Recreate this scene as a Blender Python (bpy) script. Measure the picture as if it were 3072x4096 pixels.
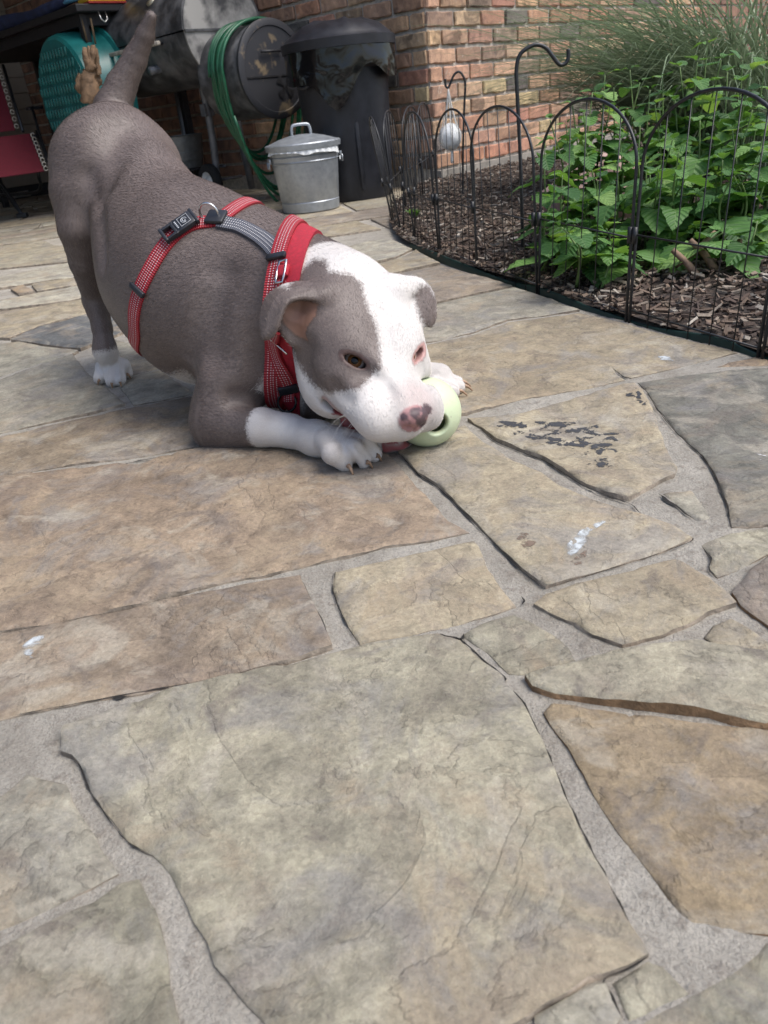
import bpy, bmesh, math, random
import numpy as np
from mathutils import Matrix, Vector, noise as mnoise
from mathutils.geometry import delaunay_2d_cdt
for o in list(bpy.data.objects): bpy.data.objects.remove(o)
scene = bpy.context.scene
COL = scene.collection
random.seed(7); rng = np.random.default_rng(7)
# ---------------------------------------------------------------- camera (a phone held low, tilted down, slightly rolled)
CAM_H, FPX, PITCH, ROLL = .44, 3070., math.radians(27.943), math.radians(-6.695)
hd = np.array([math.cos(ROLL), math.sin(ROLL)]); nv = np.array([math.sin(ROLL), -math.cos(ROLL)])
cpt = np.array([1536., 2048.]); CAM = np.array([0, 0, CAM_H])
r0 = np.array([1., 0, 0]); u0 = np.array([0, math.sin(PITCH), math.cos(PITCH)]); w0 = np.array([0, math.cos(PITCH), -math.sin(PITCH)])
def ray(x, y):
    p = np.array([x, y], float)-cpt
    return ((p@hd)*r0+(p@nv)*u0+FPX*w0)/FPX
def G(x, y, z=0.):                      # a point of the photograph -> the place at height z
    v = ray(x, y); return CAM+v*((z-CAM_H)/v[2])
def A(x, y, Y):                         # ... -> the place at distance Y
    v = ray(x, y); return CAM+v*(Y/v[1])
def proj(P):
    q = np.asarray(P, float)-CAM; z = q@w0
    return cpt+FPX*(((q@r0)/z)[..., None]*hd+((q@u0)/z)[..., None]*nv)
def cam_dir(x, y, z):
    ix = np.array([x, -y]); return (ix@hd)*r0+(ix@nv)*u0-z*w0
cd = bpy.data.cameras.new('camera'); cam = bpy.data.objects.new('camera', cd); COL.objects.link(cam)
cR, cU, cZ = cam_dir(1, 0, 0), cam_dir(0, 1, 0), cam_dir(0, 0, 1)
cam.matrix_world = Matrix([[cR[i], cU[i], cZ[i], CAM[i]] for i in range(3)]+[[0, 0, 0, 1]])
cd.sensor_fit = 'VERTICAL'; cd.sensor_height = 36; cd.lens = FPX/4096*36; cd.clip_start = .02; cd.clip_end = 300
cd.dof.use_dof = True; cd.dof.focus_distance = 1.12; cd.dof.aperture_fstop = 13.0
scene.camera = cam
# ---------------------------------------------------------------- daylight: open shade under a bright sky
SUN_EL, SUN_AZ = math.radians(60), math.radians(112)      # azimuth from +Y towards +X
world = bpy.data.worlds.new('World'); scene.world = world; world.use_nodes = True
wn = world.node_tree.nodes; sky = wn.new('ShaderNodeTexSky'); sky.sky_type = 'NISHITA'; sky.sun_disc = False
sky.sun_elevation = SUN_EL; sky.sun_rotation = SUN_AZ; sky.air_density = 1.0; sky.dust_density = 3.0; sky.ozone_density = 1.0
world.node_tree.links.new(sky.outputs[0], wn['Background'].inputs[0]); wn['Background'].inputs[1].default_value = .10
sl = bpy.data.lights.new('sun', 'SUN'); sl.energy = 1.5; sl.angle = math.radians(38); sl.color = (1, .975, .94)
so = bpy.data.objects.new('sun', sl); COL.objects.link(so)
sd_ = Vector((math.sin(SUN_AZ)*math.cos(SUN_EL), math.cos(SUN_AZ)*math.cos(SUN_EL), math.sin(SUN_EL)))
so.rotation_euler = sd_.to_track_quat('Z', 'Y').to_euler()
scene.view_settings.view_transform = 'Standard'; scene.view_settings.look = 'None'; scene.view_settings.gamma = 1
scene.view_settings.exposure = 1.15
scene.render.engine = 'CYCLES'
# ---------------------------------------------------------------- helpers
def link(o): COL.objects.link(o); return o
def tag(o, label=None, cat=None, group=None, kind=None):
    for k, v in (('label', label), ('category', cat), ('group', group), ('kind', kind)):
        if v: o[k] = v
    return o
def empty(name, loc=(0, 0, 0), label=None, cat=None, group=None):
    o = link(bpy.data.objects.new(name, None)); o.location = [float(v) for v in loc]; o.empty_display_size = .05
    return tag(o, label, cat, group)
def attach(o, parent):
    if parent is not None:
        o.parent = parent; o.matrix_parent_inverse = Matrix.Translation(-wloc(parent))
    return o
def wloc(p):
    v = Vector(p.location)
    return v
class MB:
    """collects shapes given in world coordinates; build() links them as one mesh object"""
    def __init__(s): s.v = []; s.f = []
    def add(s, v, f):
        b = len(s.v); s.v += [tuple(float(c) for c in q) for q in v]; s.f += [tuple(b+i for i in q) for q in f]; return s
    def box(s, c, d, R=None, bev=0):
        c = np.array(c, float); d = np.array(d, float)/2; R = np.eye(3) if R is None else np.array(R)   # rows = axes
        if bev <= 0:
            P = [c+np.array([x, y, z])*d@R for x in (-1, 1) for y in (-1, 1) for z in (-1, 1)]
            return s.add(P, [(0, 1, 3, 2), (4, 6, 7, 5), (0, 4, 5, 1), (2, 3, 7, 6), (0, 2, 6, 4), (1, 5, 7, 3)])
        bm = bmesh.new(); bmesh.ops.create_cube(bm, size=2)
        for v in bm.verts: v.co = Vector(np.array(v.co)*d)
        bmesh.ops.bevel(bm, geom=bm.edges[:], offset=bev, segments=2, affect='EDGES', profile=.5)
        bm.verts.index_update()
        s.add([c+np.array(v.co)@R for v in bm.verts], [[v.index for v in f.verts] for f in bm.faces]); bm.free(); return s
    def tube(s, pts, r, n=8, closed=False, caps=True):
        P = np.array(pts, float); m = len(P); rr = np.ones(m)*r if np.isscalar(r) else np.array(r, float)
        T = np.roll(P, -1, 0)-np.roll(P, 1, 0) if closed else np.gradient(P, axis=0)
        T /= np.maximum(np.linalg.norm(T, axis=1, keepdims=True), 1e-9)
        u = np.cross(T[0], [0, 0, 1.]); u = np.cross(T[0], [1., 0, 0]) if np.linalg.norm(u) < .1 else u
        V = []
        for i in range(m):
            u = u-T[i]*(u@T[i]); u /= np.linalg.norm(u); b = np.cross(T[i], u)
            V += [P[i]+rr[i]*(u*math.cos(a)+b*math.sin(a)) for a in np.arange(n)*2*math.pi/n]
        F = []
        for i in range(m if closed else m-1):
            j = (i+1) % m
            F += [(i*n+k, i*n+(k+1) % n, j*n+(k+1) % n, j*n+k) for k in range(n)]
        if caps and not closed: F += [tuple(range(n))[::-1], tuple((m-1)*n+k for k in range(n))]
        return s.add(V, F)
    def lathe(s, prof, c=(0, 0, 0), n=32, R=None, a0=0, a1=2*math.pi, fn=None):
        """prof: (radius, height) pairs; axis = third row of R"""
        R = np.eye(3) if R is None else np.array(R); c = np.array(c, float)
        full = abs(a1-a0-2*math.pi) < 1e-6; na = n if full else n+1
        V = []
        for i, (r, h) in enumerate(prof):
            for k in range(na):
                a = a0+(a1-a0)*k/n; q = r; hh = h
                if fn: q, hh = fn(r, h, a, i)
                V.append(c+np.array([q*math.cos(a), q*math.sin(a), hh])@R)
        F = []
        for i in range(len(prof)-1):
            for k in range(n):
                k2 = (k+1) % na
                F.append((i*na+k, i*na+k2, (i+1)*na+k2, (i+1)*na+k))
        return s.add(V, F)
    def sphere(s, c, r, n=20, R=None):
        m = n//2; return s.lathe([(math.sin(math.pi*i/m), -math.cos(math.pi*i/m)) for i in range(m+1)], c, n, np.diag(np.ones(3)*r) if R is None else np.array(R))
    def build(s, name, mat=None, parent=None, smooth=False, kind=None, sharp=None):
        me = bpy.data.meshes.new(name); me.from_pydata(s.v, [], s.f); me.validate()
        if mat: me.materials.append(mat)
        if smooth:
            me.shade_smooth()
            if sharp:
                try: me.set_sharp_from_angle(angle=math.radians(sharp))
                except Exception: pass
        o = link(bpy.data.objects.new(name, me))
        if parent is None or parent == 'top': return tag(o, kind=kind)
        attach(o, parent); return tag(o, kind=kind)
def recenter(o, c):
    """moves the origin of a mesh object built in world coordinates to c (children keep their place)"""
    c = Vector([float(v) for v in c]); o.data.transform(Matrix.Translation(-c)); o.location = c
    return o
def copy_tree(o, parent=None):
    c = link(o.copy())
    if parent is not None: c.parent = parent
    for ch in o.children: copy_tree(ch, c)
    return c
def arc(c, u, v, r, a0, a1, n=12):
    c, u, v = (np.array(q, float) for q in (c, u, v))
    return [c+r*(u*math.cos(a)+v*math.sin(a)) for a in np.linspace(a0, a1, n)]
def spline(P, m=6):
    P = np.array(P, float); q = np.concatenate([[2*P[0]-P[1]], P, [2*P[-1]-P[-2]]]); o = []
    for i in range(len(P)-1):
        a, b, c, d = q[i:i+4]
        for u in np.arange(m)/m: o.append(.5*(2*b+(c-a)*u+(2*a-5*b+4*c-d)*u*u+(3*b-a-3*c+d)*u**3))
    return np.array(o+[P[-1]])
_T = rng.random((256, 256))
def vn(x, y, seed=0):
    x = np.asarray(x, float)+seed*17.31; y = np.asarray(y, float)+seed*5.77
    i = np.floor(x).astype(int); j = np.floor(y).astype(int); f = x-i; g = y-j; f = f*f*(3-2*f); g = g*g*(3-2*g)
    t = lambda a, b: _T[a & 255, b & 255]
    return (t(i, j)*(1-f)+t(i+1, j)*f)*(1-g)+(t(i, j+1)*(1-f)+t(i+1, j+1)*f)*g
def fbm(x, y, seed=0, o=4):
    s = 0; a = .5
    for k in range(o): s = s+a*vn(x*2**k, y*2**k, seed+k*3); a *= .5
    return s
def inpoly(P, poly):
    P = np.asarray(P, float); poly = np.asarray(poly, float); x, y = P[:, 0], P[:, 1]; ins = np.zeros(len(P), bool)
    for (x0, y0), (x1, y1) in zip(poly, np.roll(poly, -1, 0)):
        c = ((y0 > y) != (y1 > y)); xi = (x1-x0)*(y-y0)/np.where(y1 == y0, 1e-12, y1-y0)+x0
        ins ^= c & (x < xi)
    return ins
def edgedist(P, poly, closed=True):
    P = np.asarray(P, float); poly = np.asarray(poly, float); d = np.full(len(P), 1e9)
    nx = np.roll(poly, -1, 0)
    for a, b in list(zip(poly, nx))[:None if closed else -1]:
        e = b-a; t = np.clip(((P-a)@e)/max(e@e, 1e-12), 0, 1); d = np.minimum(d, np.linalg.norm(P-a-t[:, None]*e, axis=1))
    return d
# ---------------------------------------------------------------- materials
class NT:
    def __init__(s, name):
        s.m = bpy.data.materials.new(name); s.m.use_nodes = True; s.t = s.m.node_tree; s.b = s.t.nodes['Principled BSDF']
    def n(s, ty, **kw):
        o = s.t.nodes.new('ShaderNode'+ty)
        for k, v in kw.items():
            if k in o.inputs: s.put(o.inputs[k], v)
            else: setattr(o, k, v)
        return o
    def put(s, sock, v):
        if hasattr(v, 'links') or isinstance(v, bpy.types.NodeSocket): s.t.links.new(v, sock)
        else: sock.default_value = v if not isinstance(v, tuple) or len(v) != 3 or sock.type != 'RGBA' else (*v, 1)
    def noise(s, vec, scale, detail=4, rough=.55, dist=0):
        o = s.n('TexNoise'); s.put(o.inputs['Vector'], vec)
        for k, v in (('Scale', scale), ('Detail', detail), ('Roughness', rough), ('Distortion', dist)): o.inputs[k].default_value = v
        return o.outputs[0]
    def ramp(s, fac, stops):
        o = s.n('ValToRGB'); s.put(o.inputs[0], fac); e = o.color_ramp.elements
        while len(e) < len(stops): e.new(.5)
        for q, (p, c) in zip(e, stops): q.position = p; q.color = (c, c, c, 1) if np.isscalar(c) else (*c, 1)
        return o.outputs[0]
    def mix(s, fac, a, b, mode='MIX'):
        o = s.n('Mix', data_type='RGBA', blend_type=mode); s.put(o.inputs[0], fac); s.put(o.inputs[6], a); s.put(o.inputs[7], b); return o.outputs[2]
    def math(s, op, a, b=0., clamp=False):
        o = s.n('Math', operation=op, use_clamp=clamp); s.put(o.inputs[0], a); s.put(o.inputs[1], b); return o.outputs[0]
    def bump(s, h, strength=.3, dist=.002, nrm=None):
        o = s.n('Bump'); o.inputs['Strength'].default_value = strength; o.inputs['Distance'].default_value = dist; s.put(o.inputs['Height'], h)
        if nrm is not None: s.put(o.inputs['Normal'], nrm)
        return o.outputs[0]
    def pos(s, rnd=0):
        g = s.n('NewGeometry').outputs['Position']
        if not rnd: return g
        v = s.n('VectorMath', operation='ADD'); s.put(v.inputs[0], g); r = s.n('ObjectInfo').outputs['Random']
        sc = s.n('VectorMath', operation='SCALE'); c = s.n('CombineXYZ'); [s.put(c.inputs[i], r) for i in range(3)]
        s.put(sc.inputs[0], c.outputs[0]); sc.inputs['Scale'].default_value = rnd; s.put(v.inputs[1], sc.outputs[0]); return v.outputs[0]
    def set(s, **kw):
        for k, v in kw.items(): s.put(s.b.inputs[k.replace('_', ' ')], v)
        return s.m
def simple(name, col, rough=.5, metal=0, var=.15, scale=30, bump=.0, bscale=None, col2=None, thr=(.4, .65), obj=False):
    t = NT(name); p = t.n('TexCoord').outputs['Object'] if obj else t.pos()
    n_ = t.noise(p, scale, 5, .6)
    c = t.mix(t.ramp(n_, [(thr[0], 0.), (thr[1], 1.)]), tuple(v*(1-var) for v in col), col2 or tuple(min(1, v*(1+var)) for v in col))
    kw = dict(Base_Color=c, Metallic=metal)
    kw['Roughness'] = t.math('ADD', t.math('MULTIPLY', n_, .25), max(.0, rough-.125))
    if bump: kw['Normal'] = t.bump(t.noise(p, bscale or scale*4, 4, .6), 1, bump)
    return t.set(**kw)
# ---------------------------------------------------------------- implicit surfaces
class Field:
    """ordered list of shapes blended by smooth union / smooth cut"""
    def __init__(s): s.it = []
    def _add(s, fn, lo, hi, k, op): s.it.append((fn, np.array(lo)-k, np.array(hi)+k, k, op))
    def cone(s, a, b, ra, rb, k=.03, op='+'):
        a = np.array(a, float); b = np.array(b, float)
        ba = b-a; l2 = ba@ba; rr = ra-rb; a2 = l2-rr*rr; il2 = 1/l2
        def fn(p):
            pa = p-a; y = pa@ba; z = y-l2
            q = pa*l2-ba*y[:, None]; x2 = np.einsum('ij,ij->i', q, q)
            y2 = y*y*l2; z2 = z*z*l2
            kk = np.sign(rr)*rr*rr*x2
            d = (np.sqrt(np.maximum(x2*a2*il2, 0))+y*rr)*il2-ra
            m = np.sign(z)*a2*z2 > kk
            d = np.where(m, np.sqrt(x2+z2)*il2-rb, d)
            m2 = (~m) & (np.sign(y)*a2*y2 < kk)
            return np.where(m2, np.sqrt(x2+y2)*il2-ra, d)
        s._add(fn, np.minimum(a-ra, b-rb), np.maximum(a+ra, b+rb), k, op)
    def chain(s, pts, k=.03, kk=.006, op='+'):
        sub = Field()
        for (a, ra), (b, rb) in zip(pts[:-1], pts[1:]): sub.cone(a, b, ra, rb, kk)
        lo = np.min([i[1] for i in sub.it], axis=0); hi = np.max([i[2] for i in sub.it], axis=0)
        def fn(p):
            d = sub.it[0][0](p)
            for i in sub.it[1:]: d = s._mix(d, i[0](p), kk, '+')
            return d
        s._add(fn, lo, hi, k, op)
    def ell(s, c, r, R=None, k=.03, op='+'):
        c = np.array(c, float); r = np.array(r, float)*np.ones(3)
        R = np.eye(3) if R is None else R          # rows = axes
        def fn(p):
            q = (p-c)@R.T
            k0 = np.linalg.norm(q/r, axis=1); k1 = np.linalg.norm(q/(r*r), axis=1)
            return k0*(k0-1)/np.maximum(k1, 1e-9)
        m = np.max(r)
        s._add(fn, c-m, c+m, k, op)
    def tri(s, a, b, c, t, k=.006, op='+'):
        a, b, c = (np.array(v, float) for v in (a, b, c))
        ba, cb, ac = b-a, c-b, a-c; n = np.cross(ba, ac)
        def fn(p):
            pa, pb, pc = p-a, p-b, p-c
            def e(pp, ed):
                h = np.clip(pp@ed/(ed@ed), 0, 1)
                q = pp-ed*h[:, None]; return np.einsum('ij,ij->i', q, q)
            ins = (np.sign(pa@np.cross(ba, n))+np.sign(pb@np.cross(cb, n))+np.sign(pc@np.cross(ac, n))) < 2
            d2 = np.where(ins, np.minimum(np.minimum(e(pa, ba), e(pb, cb)), e(pc, ac)), (pa@n)**2/(n@n))
            return np.sqrt(d2)-t
        s._add(fn, np.minimum(np.minimum(a, b), c)-t, np.maximum(np.maximum(a, b), c)+t, k, op)
    @staticmethod
    def _mix(d, e, k, op):
        if op == '+':
            h = np.maximum(k-np.abs(d-e), 0)/k; return np.minimum(d, e)-h*h*k*.25
        h = np.maximum(k-np.abs(d+e), 0)/k; return np.maximum(d, -e)+h*h*k*.25
    def __call__(s, P, pad=.03, far=.2):
        d = np.full(len(P), far)
        for fn, lo, hi, k, op in s.it:
            m = np.all((P > lo-pad) & (P < hi+pad), axis=1)
            if m.any(): d[m] = s._mix(d[m], fn(P[m]), k, op)
        return d
    def grad(s, P, h=.0008):
        g = np.stack([s(P+np.eye(3)[i]*h)-s(P-np.eye(3)[i]*h) for i in range(3)], 1)
        return g/np.maximum(np.linalg.norm(g, axis=1, keepdims=True), 1e-9)
    def order(s):
        j = next((q for q, i in enumerate(s.it) if i[4] == '-'), len(s.it))
        s.it = sorted(s.it[:j], key=lambda i: -i[3])+s.it[j:]
    def mesh(s, h=.0025, B=5):
        s.order()
        lo = np.min([i[1] for i in s.it if i[4] == '+'], axis=0)-.02
        hi = np.max([i[2] for i in s.it if i[4] == '+'], axis=0)+.02
        nb = np.ceil((hi-lo)/(h*B)).astype(int)
        ib = np.stack(np.meshgrid(*[np.arange(n) for n in nb], indexing='ij'), -1).reshape(-1, 3)
        cen = lo+(ib+.5)*h*B
        dc = s(cen, pad=.05)
        ib = ib[np.abs(dc) < h*B*.87*1.5+.003]
        off = np.stack(np.meshgrid(*[np.arange(B+1)]*3, indexing='ij'), -1).reshape(-1, 3)
        n1 = nb*B+2
        V = np.full((len(ib), (B+1)**3), .2)
        blo = lo+ib*h*B; bhi = blo+h*B
        for fn, plo, phi, k, op in s.it:
            m = np.where(np.all((bhi > plo-.012) & (blo < phi+.012), axis=1))[0]
            if len(m):
                P = lo+((ib[m]*B)[:, None]+off[None]).reshape(-1, 3)*h
                V[m] = s._mix(V[m].reshape(-1), fn(P), k, op).reshape(len(m), -1)
        V = V.reshape(-1, B+1, B+1, B+1)
        S = V < 0
        gi = ib*B
        cid = lambda a: (a[:, 0]*n1[1]+a[:, 1])*n1[2]+a[:, 2]
        acc = np.zeros((len(ib), B, B, B, 3)); cnt = np.zeros((len(ib), B, B, B))
        sl = lambda o: tuple([slice(None)]+[slice(x, x+B) for x in o])
        cor = [(i, j, k) for i in (0, 1) for j in (0, 1) for k in (0, 1)]
        for a in cor:
            for ax in range(3):
                if a[ax]: continue
                b = list(a); b[ax] = 1
                va, vb = V[sl(a)], V[sl(b)]; m = (va < 0) != (vb < 0)
                t = np.where(m, va/np.where(m, va-vb, 1), 0)
                cnt += m
                for q in range(3): acc[..., q] += m*(a[q]+(t if q == ax else 0))
        bi, i, j, k = np.nonzero(cnt)
        loc = acc[bi, i, j, k]/cnt[bi, i, j, k][:, None]
        cell = gi[bi]+np.stack([i, j, k], 1)
        verts = lo+(cell+loc)*h
        ids = cid(cell); o = np.argsort(ids); ids = ids[o]; verts = verts[o]
        quads = []
        for ax in range(3):
            sa = [slice(None)]+[slice(0, B)]*3; sb = list(sa); sb[ax+1] = slice(1, B+1)
            A_, B_ = S[tuple(sa)], S[tuple(sb)]
            bi, i, j, k = np.nonzero(A_ != B_)
            e = gi[bi]+np.stack([i, j, k], 1)
            fl = A_[bi, i, j, k]
            u, v = (ax+1) % 3, (ax+2) % 3
            du = np.eye(3, dtype=int)[u]; dv = np.eye(3, dtype=int)[v]
            c4 = [e-du-dv, e-dv, e, e-du]
            idx = [np.searchsorted(ids, cid(c)) for c in c4]
            idx = np.stack([np.clip(x, 0, len(ids)-1) for x in idx], 1)
            ok = np.all(np.stack([ids[idx[:, q]] == cid(c4[q]) for q in range(4)], 1), axis=1)
            idx = idx[ok]; fl = fl[ok]
            idx[~fl] = idx[~fl][:, ::-1]
            quads.append(idx)
        Q = np.concatenate(quads)
        key = ((verts-lo)/.064).astype(int); key = (key[:, 0]*1000+key[:, 1])*1000+key[:, 2]
        o = np.argsort(key, kind='stable'); cut = np.nonzero(np.diff(key[o]))[0]+1
        inv = np.empty_like(o); inv[o] = np.arange(len(o))
        verts = verts[o]; Q = inv[Q]; cut = [0, *cut, len(verts)]
        for _ in range(1):
            nr = vnormals(verts, Q)
            for a, b in zip(cut[:-1], cut[1:]):
                P = verts[a:b]; d = np.full(b-a, .2); pl, ph = P.min(0)-.012, P.max(0)+.012
                for fn, lo_, hi_, k, op in s.it:
                    if np.all(ph > lo_) and np.all(pl < hi_): d = s._mix(d, fn(P), k, op)
                verts[a:b] = P-nr[a:b]*np.clip(d, -h, h)[:, None]*.9
        return verts, Q
def vnormals(v, Q):
    fn = np.cross(v[Q[:, 2]]-v[Q[:, 0]], v[Q[:, 3]]-v[Q[:, 1]])
    nr = np.stack([np.bincount(Q.ravel(), np.repeat(fn[:, i], 4), len(v)) for i in range(3)], 1)
    return nr/np.maximum(np.linalg.norm(nr, axis=1, keepdims=True), 1e-12)
# ---------------------------------------------------------------- patio of irregular flagstones set in mortar
CROP = dict(A=(0, 800, .617), B=(0, 1700, .926), C=(1536, 1400, .926), D=(0, 2600, .926), E=(1536, 2500, .926), F=(1500, 600, .948), P=(0, 0, 1.), d=(0, 0, 1.8517))
def px(c, pts): ox, oy, s = CROP[c]; return [(ox+s*x, oy+s*y) for x, y in pts]
def stone_mat():
    t = NT('flagstone'); p = t.pos(9.0); oc = t.n('ObjectInfo').outputs['Color']
    big = t.noise(p, 4.5, 12, .62, .8); mid = t.noise(p, 17, 12, .7, .5); fine = t.noise(p, 210, 5, .72); pit = t.noise(p, 560, 3, .6)
    c = t.mix(t.ramp(mid, [(.36, 0.), (.62, 1.)]), t.mix(1, oc, (.68, .665, .66), 'MULTIPLY'), t.mix(1, oc, (1.2, 1.18, 1.14), 'MULTIPLY'))
    m2 = t.noise(p, 62, 10, .78, .3); c = t.mix(t.ramp(m2, [(.38, 0.), (.62, 1.)]), t.mix(1, c, (.86, .855, .85), 'MULTIPLY'), t.mix(1, c, (1.22, 1.21, 1.20), 'MULTIPLY'))
    for sc, dt, lo_, hi_, amt, col in ((6.5, .9, .50, .62, .55, (.385, .305, .205)), (8., 1.2, .50, .63, .6, (.235, .225, .215)), (5.2, 1.5, .54, .68, .3, (.25, .195, .165)), (11., .8, .53, .62, .5, (.44, .40, .32)), (15., .6, .57, .64, .5, (.15, .125, .11))):
        v = t.n('VectorMath', operation='ADD'); t.put(v.inputs[0], p); v.inputs[1].default_value = (sc*3.1, sc*1.7, sc)
        c = t.mix(t.math('MULTIPLY', t.ramp(t.noise(v.outputs[0], sc, 12, .68, dt), [(lo_, 0.), (hi_, 1.)]), amt), c, col)
    ly = t.math('MULTIPLY', t.noise(p, 5.5, 13, .60, .5), 10.); lf = t.math('FLOOR', ly); wn_ = t.n('TexWhiteNoise', noise_dimensions='1D'); t.put(wn_.inputs['W'], lf); fr = t.math('SUBTRACT', ly, lf); stp = t.math('ADD', lf, t.ramp(fr, [(.0, 0.), (.10, 1.)]))
    c = t.mix(t.math('MULTIPLY', wn_.outputs[0], .55), c, t.mix(1, c, (.72, .70, .69), 'MULTIPLY')); c = t.mix(t.ramp(fr, [(.0, .22), (.05, .0)]), c, t.mix(1, c, (.6, .55, .52), 'MULTIPLY'))
    band = t.ramp(t.noise(p, 9, 12, .7, 1.6), [(.492, 0.), (.5, 1.), (.508, 0.)])
    c = t.mix(t.math('MULTIPLY', band, .3), c, (.16, .12, .095))
    c = t.mix(t.ramp(fine, [(.36, .7), (.6, 0.)]), c, t.mix(1, c, (.64, .63, .62), 'MULTIPLY'))
    c = t.mix(t.ramp(pit, [(.58, 0.), (.74, .55)]), c, t.mix(1, c, (1.5, 1.48, 1.45), 'MULTIPLY'))
    hgt = t.math('ADD', t.math('ADD', t.math('MULTIPLY', mid, .7), t.math('MULTIPLY', m2, .5)), t.math('ADD', t.math('ADD', t.math('MULTIPLY', fine, .22), t.math('MULTIPLY', stp, .16)), t.math('MULTIPLY', pit, .08)))
    return t.set(Base_Color=c, Roughness=t.math('ADD', t.math('MULTIPLY', mid, .25), .6), Normal=t.bump(hgt, 1.0, .0045))
def mortar_mat():
    t = NT('mortar'); p = t.pos(); a = t.noise(p, 11, 10, .66, .5); b = t.noise(p, 420, 4, .75); e = t.noise(p, 70, 6, .7)
    c = t.mix(t.ramp(a, [(.36, 0.), (.66, 1.)]), (.37, .335, .28), (.54, .50, .43))
    c = t.mix(t.ramp(e, [(.53, 0.), (.66, .7)]), c, (.25, .215, .175))
    c = t.mix(t.ramp(b, [(.34, .5), (.55, 0.)]), c, (.20, .18, .155))
    c = t.mix(t.ramp(b, [(.6, 0.), (.75, .6)]), c, (.58, .55, .5))
    return t.set(Base_Color=c, Roughness=.95, Normal=t.bump(t.math('ADD', t.math('MULTIPLY', b, .5), e), 1, .009))
M_STONE, M_MORTAR = stone_mat(), mortar_mat()
M_EDGE = simple('rusty stone edge', (.22, .135, .07), .85, var=.35, scale=60, bump=.002)
M_EDGE2 = simple('weathered stone edge', (.27, .225, .175), .9, var=.35, scale=60, bump=.002)
M_GAPSHADE = simple('painted gap shade', (.016, .014, .012), .95, var=.4, scale=200)  # near-black colour painting the shade inside open joints
TAN, GREY, PURP, SLATE, RUST, PALE, OLIVE = (.36, .30, .22), (.31, .28, .235), (.27, .22, .185), (.12, .123, .132), (.38, .275, .18), (.42, .385, .325), (.33, .295, .23)
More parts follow.
